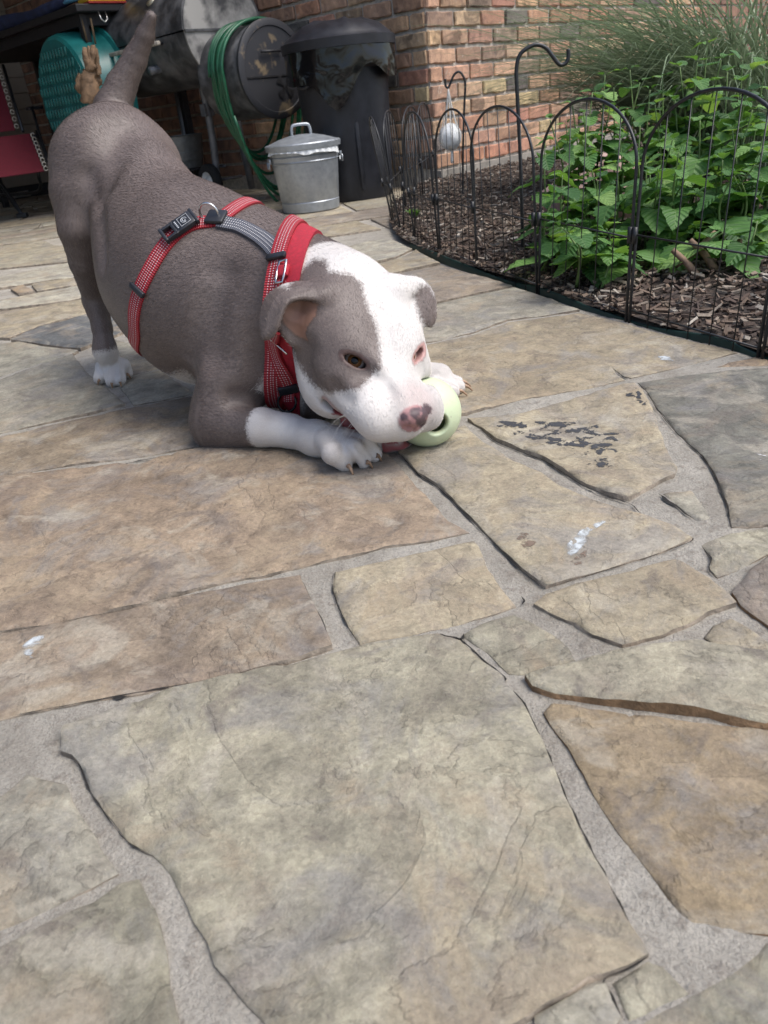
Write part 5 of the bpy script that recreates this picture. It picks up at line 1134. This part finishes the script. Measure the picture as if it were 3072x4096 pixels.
for sd in (-1, 1):
    e, o_, t_, v_ = eye_frame(sd); q = dv-e; ax = np.stack([q@t_, q@v_, q@o_], 1)
    rr = np.sqrt((ax[:, 0]/.0215)**2+(ax[:, 1]/.0105)**2); skin(np.clip((1.12-rr)/.10, 0, 1)*(ax[:, 2] > -.004)*(ax[:, 2] < .03), (.075, .045, .04) if sd < 0 else (.45, .27, .25))
ns = np.linalg.norm((hp-[.091, 0, -.017])/[.017, .0215, .0175], axis=1)
nose = np.clip((1.12-ns)/.1, 0, 1)*(hp[:, 0] > .078); skin(nose, (.33, .175, .17))
for (x, y, r) in ((1128, 1214, 30), (1196, 1190, 40), (1225, 1165, 18), (1274, 1165, 42), (1240, 1245, 40), (1262, 1205, 24), (1165, 1250, 14), (1186, 1068, 8)):
    q = np.array([900+.633*x, 900+.633*y]); dd = np.linalg.norm(pp-q, axis=1); skin(np.clip((r*.633-dd+6*(vn(pp[:, 0]/9, pp[:, 1]/9, 3)-.5))/6, 0, 1)*(hp[:, 0] > .05)*(nrm@(-w0) > -.1), (.085, .055, .06))
a_ = me.attributes.new('white', 'FLOAT', 'POINT'); a_.data.foreach_set('value', np.clip(white, -.05, .05).astype(np.float32))
a_ = me.color_attributes.new('skin', 'FLOAT_COLOR', 'POINT'); a_.data.foreach_set('color', sk.astype(np.float32).ravel())
# coat direction: towards the tail on the trunk, down on the legs, back over the head
fl = np.tile(-ah+[0, 0, -.15], (len(dv), 1)); hm = onhead & (neck > .02); fl[hm] = -hF
lg = (np.clip((.40-dv[:, 2])/.16, 0, 1)*np.clip((dv[:, 1]-1.40)/.08, 0, 1)*np.clip((-.36-dv[:, 0])/.06, 0, 1))[:, None]; fl = fl*(1-lg)+lg*np.array([.1, -.1, -1.])
fl[(forR > -.09) & (dv[:, 2] < .11)] = fd
fl = fl-nrm*np.einsum('ij,ij->i', fl, nrm)[:, None]; fl /= np.maximum(np.linalg.norm(fl, axis=1, keepdims=True), 1e-6)
BASE = np.array([.145, .113, .100]); WHITE = np.array([.60, .565, .53])
def coat_mat():
    t = NT('short coat'); p = t.pos(); wa = t.n('Attribute', attribute_name='white').outputs['Fac']; ska = t.n('Attribute', attribute_name='skin')
    nz = t.noise(p, 260, 4, .7); ed = t.math('ADD', wa, t.math('MULTIPLY', t.math('SUBTRACT', nz, .5), .02))
    f_ = t.ramp(t.math('ADD', t.math('MULTIPLY', ed, 120.), .5), [(.0, 0.), (1., 1.)])
    big = t.noise(p, 9, 5, .6); fine = t.noise(p, 420, 4, .75)
    br = t.mix(t.ramp(big, [(.3, 0.), (.7, 1.)]), (.118, .091, .080), (.185, .148, .133)); br = t.mix(t.ramp(fine, [(.35, .55), (.65, 0.)]), br, (.055, .043, .04))
    wh = t.mix(t.ramp(big, [(.35, 0.), (.7, 1.)]), (.54, .505, .475), (.63, .605, .58)); wh = t.mix(t.ramp(fine, [(.3, .25), (.6, 0.)]), wh, (.46, .40, .36))
    c = t.mix(f_, br, wh); c = t.mix(ska.outputs['Alpha'], c, ska.outputs['Color'])
    return t.set(Base_Color=c, Roughness=.5, Specular_IOR_Level=.4, Normal=t.bump(t.math('ADD', fine, t.math('MULTIPLY', nz, .7)), .25, .001))
M_COAT = coat_mat(); me.materials.append(M_COAT)
dog = empty('dog', (-.2, 1.3, 0), 'grey brown and white dog in a red harness bowing over a ball', 'dog')
body = attach(link(bpy.data.objects.new('body', me)), dog)
# short hair over the coat
hairless = sk[:, 3] > .5
ci = np.nonzero(~hairless)[0]; rep = np.concatenate([ci, ci[rng.random(len(ci)) < .7]]); M_ = len(rep)
nb_ = dv[dq[:, 0]]; root = dv[rep]+rng.uniform(-.0022, .0022, (M_, 3)); root = root-nrm[rep]*np.einsum('ij,ij->i', root-dv[rep], nrm[rep])[:, None]
wm = (white[rep]+rng.normal(0, .0030, M_)) > 0
ln = rng.uniform(.005, .009, M_)*np.where(hm[rep], .55, 1)*np.where((forR[rep] > -.02) | (hind[rep] > -.02) | (forL[rep] > -.02), .6, 1)*(.6+.4*np.clip(-forR[rep]/.05, 0, 1)); dirn = fl[rep]*.9+nrm[rep]*rng.uniform(.02, .10, M_)[:, None]+rng.normal(0, .05, (M_, 3)); dirn /= np.linalg.norm(dirn, axis=1, keepdims=True)
mid = root+dirn*ln[:, None]*.5; tip = mid+(dirn*.85+fl[rep]*.35-nrm[rep]*.12)*ln[:, None]*.5
hc = bpy.data.hair_curves.new('fur'); hc.add_curves([3]*M_)
hc.attributes['position'].data.foreach_set('vector', np.stack([root-nrm[rep]*.0005, mid, tip], 1).reshape(-1).astype(np.float32))
ra = hc.attributes.new('radius', 'FLOAT', 'POINT'); ra.data.foreach_set('value', np.tile([.00013, .00011, .00003], M_).astype(np.float32))
hcol = np.where(wm[:, None], WHITE*rng.uniform(.9, 1.08, (M_, 1)), BASE*np.where(rng.random((M_, 1)) < .2, rng.uniform(1.2, 1.9, (M_, 1)), rng.uniform(.6, 1.15, (M_, 1)))*np.array([1.03, 1., .97]))
ca = hc.attributes.new('hair_tone', 'FLOAT_VECTOR', 'CURVE'); ca.data.foreach_set('vector', hcol.astype(np.float32).ravel())
t = NT('fur'); t.set(Base_Color=t.n('Attribute', attribute_name='hair_tone').outputs['Color'], Roughness=.36, Specular_IOR_Level=.6); hc.materials.append(t.m)
fur = attach(link(bpy.data.objects.new('fur', hc)), dog); tag(fur, kind='stuff')
# eyes
def eye_mat():
    t = NT('eye'); d = t.n('Attribute', attribute_name='iris').outputs['Fac']
    n_ = t.noise(t.pos(), 900, 3)
    c = t.mix(t.ramp(d, [(.30, 0.), (.34, 1.)]), (.004, .003, .003), t.mix(n_, (.10, .042, .015), (.23, .105, .04)))
    c = t.mix(t.ramp(d, [(.60, 0.), (.66, 1.)]), c, (.52, .44, .40))
    return t.set(Base_Color=c, Roughness=.03, Specular_IOR_Level=.3)
M_EYE = eye_mat()
for sd in (-1, 1):
    e, o_, t_, v_ = eye_frame(sd); look = -w0*.85+cam_dir(.1, -.25, 0)*.5; look = look/np.linalg.norm(look)*.6+o_*.4; look /= np.linalg.norm(look)
    e = e+(o_*.0014 if sd < 0 else o_*.0035-w0*.0025); m_ = MB().sphere(e, .0145, 32); q = (np.array(m_.v)-e)/.0145; ang = np.arccos(np.clip(q@look, -1, 1))
    ob = m_.build('eye', M_EYE, dog, smooth=True); at2 = ob.data.attributes.new('iris', 'FLOAT', 'POINT'); at2.data.foreach_set('value', np.clip(ang/1.15, 0, 2).astype(np.float32))
# claws
M_CLAW = simple('horn claw', (.30, .19, .12), .4, var=.35, scale=120)
def claw(a_, b_, r=.0036):
    a_, b_ = np.array(a_), np.array(b_); m_ = (a_+b_)/2+[0, 0, .003]
    MB().tube(spline([a_, m_, b_], 4), np.linspace(r, r*.35, 9), 8).build('claw', M_CLAW, dog, smooth=True)
for (x, y, x1, y1) in ((1392, 1862, 1412, 1898), (1466, 1848, 1490, 1872), (1506, 1822, 1526, 1844), (1512, 1782, 1532, 1802)): claw(G(x, y, .014), G(x1, y1, .003))
for (x, y, x1, y1) in ((399, 1520, 392, 1541), (447, 1532, 450, 1553), (480, 1527, 486, 1547), (510, 1498, 522, 1513)): claw(G(x, y, .014), G(x1, y1, .004), .0034)
for dy, dx in ((-.030, -.012), (-.010, 0), (.012, 0), (.03, -.012)): claw(pL+[dx+.002, dy+.004, .014], pL+[dx+.018, dy+.002, .004])
# whiskers
M_WHISK = simple('whisker', (.6, .58, .55), .4)
m_ = MB()
for k in range(8):
    b_ = snap(Hd(random.uniform(.03, .075), random.choice((-.055, -.05, -.045)), random.uniform(-.07, -.04))[None])[0]; g_ = S.grad(b_[None])[0]
    m_.tube(spline([b_, b_+g_*.018+np.array([0, 0, -.004]), b_+g_*.032+np.array([0, 0, -.016])], 3), np.linspace(.00014, .00005, 7), 4)
m_.build('whiskers', M_WHISK, dog, kind='stuff')
# ---------------------------------------------------------------- harness
def web_mat(name, col, col2, thread):
    """woven webbing: ribs across, reflective stitches in rows along"""
    t = NT(name); uv = t.n('Attribute', attribute_name='strap_uv').outputs['Vector']; sx = t.n('SeparateXYZ'); t.put(sx.inputs[0], uv)
    u, v = sx.outputs[0], sx.outputs[1]                       # metres along / -1..1 across
    rib = t.math('SINE', t.math('MULTIPLY', u, 2*math.pi/.0036)); r01 = t.math('ADD', t.math('MULTIPLY', rib, .5), .5)
    c = t.mix(r01, col2, col); nz = t.noise(t.pos(), 500, 3); c = t.mix(t.ramp(nz, [(.4, .35), (.6, 0.)]), c, t.mix(1, c, (.5, .5, .5), 'MULTIPLY'))
    if thread:
        rows = None
        for vc in thread:
            q = t.math('LESS_THAN', t.math('ABSOLUTE', t.math('SUBTRACT', v, vc)), .055); rows = q if rows is None else t.math('MAXIMUM', rows, q)
        st = t.math('MULTIPLY', rows, t.math('GREATER_THAN', rib, .1)); c = t.mix(t.math('MULTIPLY', st, .8), c, (.62, .6, .6))
    return t.set(Base_Color=c, Roughness=.6, Normal=t.bump(r01, .6, .0012))
M_RED = web_mat('red webbing', (.42, .022, .035), (.22, .008, .014), (-.55, -.15, .15, .55))
M_PAD = simple('red padding', (.36, .012, .028), .75, var=.15, scale=200, bump=.0006, bscale=900)
M_GREYW = web_mat('grey webbing', (.105, .11, .135), (.04, .042, .055), (-.6, -.2, .2, .6))
M_BLKP = simple('black buckle plastic', (.017, .018, .022), .38, var=.25, scale=60)
M_STEEL = simple('polished steel', (.62, .61, .6), .22, metal=1, var=.1, scale=40)
M_TEAL = simple('teal stitching', (.02, .09, .11), .6)
harness = empty('harness', (-.2, 1.25, .2)); attach(harness, dog); harness.location = (-.2, 1.25, .2)
def ribbon(name, C, T, wd, mat, th=.0026, off=.0012, closed=False, ns=4):
    """solid strap: centre line C and in-surface side vectors T, laid on the body"""
    m = len(C); rows = []
    for k in range(ns+1): rows.append(snap(C+T*((k/ns-.5)*wd)[None] if False else C+T*((k/ns-.5)*wd), 0.0, 3))
    top = []; bot = []
    for k in range(ns+1):
        g = S.grad(rows[k]); e = .0008 if k in (0, ns) else 0
        top.append(rows[k]+g*(off+th-e)); bot.append(rows[k]+g*(off-.004))
    ring = top+bot[::-1]; K = len(ring); V = np.stack(ring, 1).reshape(-1, 3)
    F = [(i*K+j, i*K+(j+1) % K, ((i+1) % m)*K+(j+1) % K, ((i+1) % m)*K+j) for i in range(m if closed else m-1) for j in range(K)]
    if not closed: F += [tuple(range(K))[::-1], tuple((m-1)*K+j for j in range(K))]
    ob = MB().add(V, F).build(name, mat, harness, smooth=True, sharp=60)
    s_ = np.concatenate([[0], np.cumsum(np.linalg.norm(np.diff(C, axis=0), axis=1))])
    uv = np.zeros((m, K, 3)); uv[:, :, 0] = s_[:, None]; uv[:, :ns+1, 1] = np.linspace(-1, 1, ns+1); uv[:, ns+1:, 1] = np.linspace(1, -1, ns+1)
    a_ = ob.data.attributes.new('strap_uv', 'FLOAT_VECTOR', 'POINT')
    if len(ob.data.vertices) == m*K: a_.data.foreach_set('vector', uv.astype(np.float32).ravel())
    return ob
def ring_path(pts, cen, n=150, rmax=.3, axis=None, taut=6):
    """the closed line where a plane through given body points cuts the body"""
    c = pts.mean(0); _, _, vt = np.linalg.svd(pts-c); N = vt[2]
    if axis is not None:
        ch_ = pts[-1]-pts[0]; ch_ /= np.linalg.norm(ch_); N = np.cross(ch_, axis); N /= np.linalg.norm(N); c = (pts[0]+pts[-1])/2
    o = cen-N*((cen-c)@N); a = pts[0]-o; a -= N*(a@N); a /= np.linalg.norm(a); b = np.cross(N, a); out = []
    th = np.linspace(0, 2*math.pi, n, endpoint=False); D = np.cos(th)[:, None]*a+np.sin(th)[:, None]*b
    t = np.full(n, .03); ok = np.ones(n, bool)
    for _ in range(32):
        d = S(o+D*t[:, None], pad=.1); t = np.clip(t+np.clip(-d, -.006, .02)*.7, .02, rmax)
    # keep it a taut band: smooth the radius a little and bridge hollows
    for _ in range(taut): t = np.maximum(t, (np.roll(t, 2)+np.roll(t, -2))/2)
    return o+D*t[:, None], N, o
def ring_band(name, path, N, wd, mat, th, off, shift=0.):
    m = len(path); c = path.mean(0); rows_t = []; rows_b = []
    tn = np.roll(path, -1, 0)-np.roll(path, 1, 0); tn /= np.linalg.norm(tn, axis=1, keepdims=True); out = np.cross(tn, N); out *= np.sign(np.einsum('ij,ij->i', out, path-c))[:, None]
    ns = 4; ring = []
    for k in range(ns+1):
        P = path+N*(shift+(k/ns-.5)*wd); d = S(P, pad=.1); P = P-out*np.clip(d, -.05, .012)[:, None]
        for _ in range(4): P = P-out*np.clip(S(P, pad=.1), -.05, .0)[:, None]
        e = .0009 if k in (0, ns) else 0; rows_t.append(P+out*(off+th-e)); rows_b.append(P+out*(off-.004))
    for R_ in (rows_t, rows_b):
        for k in range(ns+1): R_[k] = (np.roll(R_[k], 1, 0)+R_[k]*2+np.roll(R_[k], -1, 0))/4
    ring = rows_t+rows_b[::-1]; K = len(ring); V = np.stack(ring, 1).reshape(-1, 3)
    F = [(i*K+j, i*K+(j+1) % K, ((i+1) % m)*K+(j+1) % K, ((i+1) % m)*K+j) for i in range(m) for j in range(K)]
    ob = MB().add(V, F).build(name, mat, harness, smooth=True, sharp=60)
    s_ = np.concatenate([[0], np.cumsum(np.linalg.norm(np.diff(path, axis=0), axis=1))]); uv = np.zeros((m, K, 3)); uv[:, :, 0] = s_[:, None]
    uv[:, :ns+1, 1] = np.linspace(-1, 1, ns+1); uv[:, ns+1:, 1] = np.linspace(1, -1, ns+1)
    a_ = ob.data.attributes.new('strap_uv', 'FLOAT_VECTOR', 'POINT')
    if len(ob.data.vertices) == m*K: a_.data.foreach_set('vector', uv.astype(np.float32).ravel())
    return rows_t[ns//2]
near_ = march(spline(np.array([(872, 890), (790, 892), (718, 926), (656, 988), (612, 1060), (575, 1130), (549, 1195), (536, 1275), (543, 1338)], float), 7))
gp, gN, gO = ring_path(near_[[0, 20, -1]], A(745, 1076, 1.385), axis=al-ah*.5)
ga = near_[0]-gO; ga -= gN*(ga@gN); ga /= np.linalg.norm(ga); gb_ = np.cross(gN, ga)
tb_2 = math.atan2((near_[-1]-gO)@gb_, (near_[-1]-gO)@ga) % (2*math.pi); thp = np.linspace(0, 2*math.pi, len(gp), endpoint=False)
arc1 = gp[(thp > .12) & (thp < tb_2-.12)]; arc2 = gp[(thp > tb_2+.12) & (thp < 2*math.pi-.12)]
far_ = arc1[::-1] if (arc1.mean(0)-gO)@al > (arc2.mean(0)-gO)@al else arc2
g_path = np.concatenate([near_, far_])
g_len = np.concatenate([[0], np.cumsum(np.linalg.norm(np.diff(np.concatenate([g_path, g_path[:1]]), axis=0), axis=1))])
g_path = np.stack([np.interp(np.linspace(0, g_len[-1], 130, endpoint=False), g_len, np.concatenate([g_path[:, i], g_path[:1, i]])) for i in range(3)], 1)
for _ in range(3): g_path = (np.roll(g_path, 1, 0)+2*g_path+np.roll(g_path, -1, 0))/4
g_path = snap(g_path, 0, 2); g_t = np.roll(g_path, -1, 0)-np.roll(g_path, 1, 0); g_t /= np.linalg.norm(g_t, axis=1, keepdims=True); g_g = S.grad(g_path)
ribbon('girth_strap', g_path, np.cross(g_g, g_t), .024, M_RED, closed=True); g_mid = g_path+g_g*.004
c_pts = march([(1150, 1060), (1092, 1166), (1082, 1254), (1112, 1356), (1142, 1444)])
cp_, cN, cO = ring_path(c_pts, A(1200, 1240, 1.15), rmax=.2, taut=2)
if cN@nd < 0: cN = -cN
c_mid = ring_band('collar_pad', cp_, cN, .050, M_PAD, .0045, .001)
c_mid2 = ring_band('collar_strap', cp_, cN, .023, M_RED, .0036, .0062, shift=-.014)
def path_ribbon(name, pxs, wd, mat, **kw):
    P = march(spline(np.array(pxs, float), 6)[:, :2]); g = S.grad(P); t = np.gradient(P, axis=0); t /= np.linalg.norm(t, axis=1, keepdims=True)
    return ribbon(name, P, np.cross(g, t), wd, mat, **kw), P
b_st, bP = path_ribbon('back_strap', [(880, 893), (925, 902), (968, 914), (1037, 950), (1085, 985), (1120, 1020)], .024, M_GREYW, off=.003, th=.003)
ch0, ch1 = g_mid[np.argmin(g_mid[:, 2])], c_mid[np.argmin(c_mid[:, 2]+.2*np.abs(c_mid[:, 0]-ballC[0]+.12))]
P = snap(np.linspace(ch0, ch1, 24), 0, 5); P[:, 2] = np.maximum(P[:, 2], .004); t_ = np.gradient(P, axis=0); t_ /= np.linalg.norm(t_, axis=1, keepdims=True)
ribbon('chest_strap', P, np.cross(S.grad(P), t_), .024, M_RED)
def frame_at(pxy, mid):
    """place on a strap nearest to a photo point: position, along, across, outwards"""
    k = int(np.argmin(np.linalg.norm(proj(mid)-np.array(pxy), axis=1)+1e3*(np.einsum('ij,ij->i', S.grad(mid), mid-CAM) > 0)))
    t = mid[(k+1) % len(mid)]-mid[k-1]; t /= np.linalg.norm(t); o = S.grad(mid[k:k+1])[0]; o = o-t*(o@t); o /= np.linalg.norm(o); return mid[k], t, np.cross(o, t), o
p, t_, a_, o_ = frame_at((712, 925), g_mid)
if t_@cam_dir(1, .5, 0) < 0: t_, a_ = -t_, -a_
R3 = np.stack([t_, a_, o_])
b_ = MB(); bx = lambda x, y, z, d, bev=.002: b_.box(p+t_*x*.86+a_*y*.86+o_*z*.86, [q_*.86 for q_ in d], R3, bev*.86)
bx(.012, 0, .006, (.036, .030, .011), .003); bx(-.014, .0115, .006, (.026, .006, .010)); bx(-.014, -.0115, .006, (.026, .006, .010)); bx(-.029, 0, .0065, (.006, .032, .011)); bx(-.008, 0, .006, (.006, .030, .010)); bx(.032, 0, .006, (.006, .034, .010))
bk = b_.build('buckle', M_BLKP, harness, smooth=True, sharp=40)
# round emblem and a line of small print moulded on the buckle
e_ = MB(); q = p+t_*.012+o_*.0103
sq = [(-.008, -.008), (.008, -.008), (.008, .008), (-.008, .008)]
e_.tube([q+t_*x+a_*y for x, y in sq], .0005, 6, closed=True)
e_.tube([q+t_*(.0045*math.cos(k))+a_*(.0045*math.sin(k)) for k in np.linspace(0, 5.2, 16)], .0006, 6); e_.tube([q+t_*(.0022*math.cos(k))+a_*(.0022*math.sin(k)) for k in np.linspace(1, 6.4, 12)], .0005, 6)
for k in range(5): e_.box(p-t_*.0008+a_*(-.006+.003*k)+o_*.0100, (.0022, .0016, .0006), R3)
e_.build('emblem', simple('grey moulded print', (.42, .43, .45), .5), bk)
for pxy, mid in (((548, 1160), g_mid), ((1070, 1020), c_mid2)):
    p, t_, a_, o_ = frame_at(pxy, mid); R3 = np.stack([t_, a_, o_]); b_ = MB().box(p+o_*.0025, (.009, .031, .007), R3, .002); b_.build('slider', M_BLKP, harness, smooth=True, sharp=40)
p, t_, a_, o_ = frame_at((868, 890), g_mid)                   # back ring, standing up from the strap
up = o_*.8+np.array([0, 0, .6]); up /= np.linalg.norm(up); sd2 = cam_dir(1, -.35, 0); sd2 -= up*(sd2@up); sd2 /= np.linalg.norm(sd2)
MB().tube(arc(p+up*.008-sd2*.010, sd2, up, .0145, 0, 2*math.pi*.97, 26), .0017, 8, closed=True).build('ring', M_STEEL, harness, smooth=True)
MB().box(p+o_*.003+t_*.0, (.03, .028, .007), np.stack([sd2, np.cross(o_, sd2), o_]), .003).build('junction', M_BLKP, harness, smooth=True, sharp=40)
p, t_, a_, o_ = frame_at((1105, 1090), c_mid); up = o_
MB().tube([p+t_*x+a_*y+o_*.006 for x, y in ((-.016, -.006), (-.016, .006), (.0, .007), (.016, .006), (.016, -.006), (0, -.007))], .0019, 8, closed=True).build('ring', M_STEEL, harness, smooth=True)
MB().box(p-t_*.002+o_*.004, (.017, .022, .006), np.stack([t_, a_, o_]), .002).build('loop', M_PAD, harness, smooth=True)
p, t_, a_, o_ = frame_at((1112, 1368), c_mid)
MB().tube([p+a_*x+o_*.007 for x in np.linspace(-.022, .022, 6)], .0016, 8).build('ring_bar', M_STEEL, harness, smooth=True)
# strap hanging in front of the chest with its black ring
P = march(spline(np.array([(1108, 1330), (1112, 1400), (1128, 1470), (1150, 1535), (1165, 1590)], float), 6)); g = S.grad(P); t_ = np.gradient(P, axis=0); t_ /= np.linalg.norm(t_, axis=1, keepdims=True)
ribbon('front_strap', P, np.cross(g, t_), .022, M_RED, off=.009, th=.003)
p = P[18]; o_ = S.grad(p[None])[0]; tt = t_[18]; MB().box(p+o_*.013, (.016, .030, .006), np.stack([tt, np.cross(o_, tt), o_]), .002).build('slider', M_BLKP, harness, smooth=True, sharp=40)
p = P[-1]+S.grad(P[-1:])[0]*.014; MB().tube(arc(p, cam_dir(1, 0, .2), cam_dir(0, 1, .3), .014, 0, 6.1, 20), .002, 8, closed=True).build('ring', simple('black ring', (.03, .03, .032), .25, metal=.8), harness, smooth=True)
# ---------------------------------------------------------------- the ball
def ball():
    t = NT('pale green rubber'); p = t.pos(); n_ = t.noise(p, 20, 4); d = t.ramp(t.noise(p, 180, 5, .7), [(.60, 0.), (.72, 1.)])
    c = t.mix(n_, (.50, .575, .37), (.57, .645, .45)); c = t.mix(t.math('MULTIPLY', d, .7), c, (.30, .27, .17))
    t.set(Base_Color=c, Roughness=.42, Subsurface_Weight=.25, Subsurface_Scale=.01, Subsurface_Radius=(1., .9, .6))
    hole = A(1740, 1705, .98); ax = CAM-ballC; hz = A(1748, 1702, 1.0)-ballC
    # direction of the hole: where the sight line meets the ball
    v = ray(1752, 1700); v /= np.linalg.norm(v); oc = CAM-ballC; b_ = oc@v; disc = b_*b_-(oc@oc-ballR**2); z = oc+v*(-b_-math.sqrt(max(disc, 0))); z /= np.linalg.norm(z)
    x = np.cross(z, [0, 0, 1]); x /= np.linalg.norm(x); R = np.stack([x, np.cross(z, x), z]); a0 = .34; r = ballR; ri = r-.008
    pr = [(r*math.sin(a), r*math.cos(a)) for a in np.linspace(math.pi, a0+.06, 40)]+[(r*math.sin(a0)+.0012, r*math.cos(a0)-.0004), (r*math.sin(a0)-.0005, r*math.cos(a0)-.0022)]+[(ri*math.sin(a), ri*math.cos(a)) for a in np.linspace(a0, math.pi, 30)]
    o = MB().lathe(pr, ballC, 56, R).build('chew_ball', t.m, smooth=True); recenter(o, ballC); return tag(o, 'pale green rubber chew ball with a round hole under the nose of the dog', 'ball')
ball()
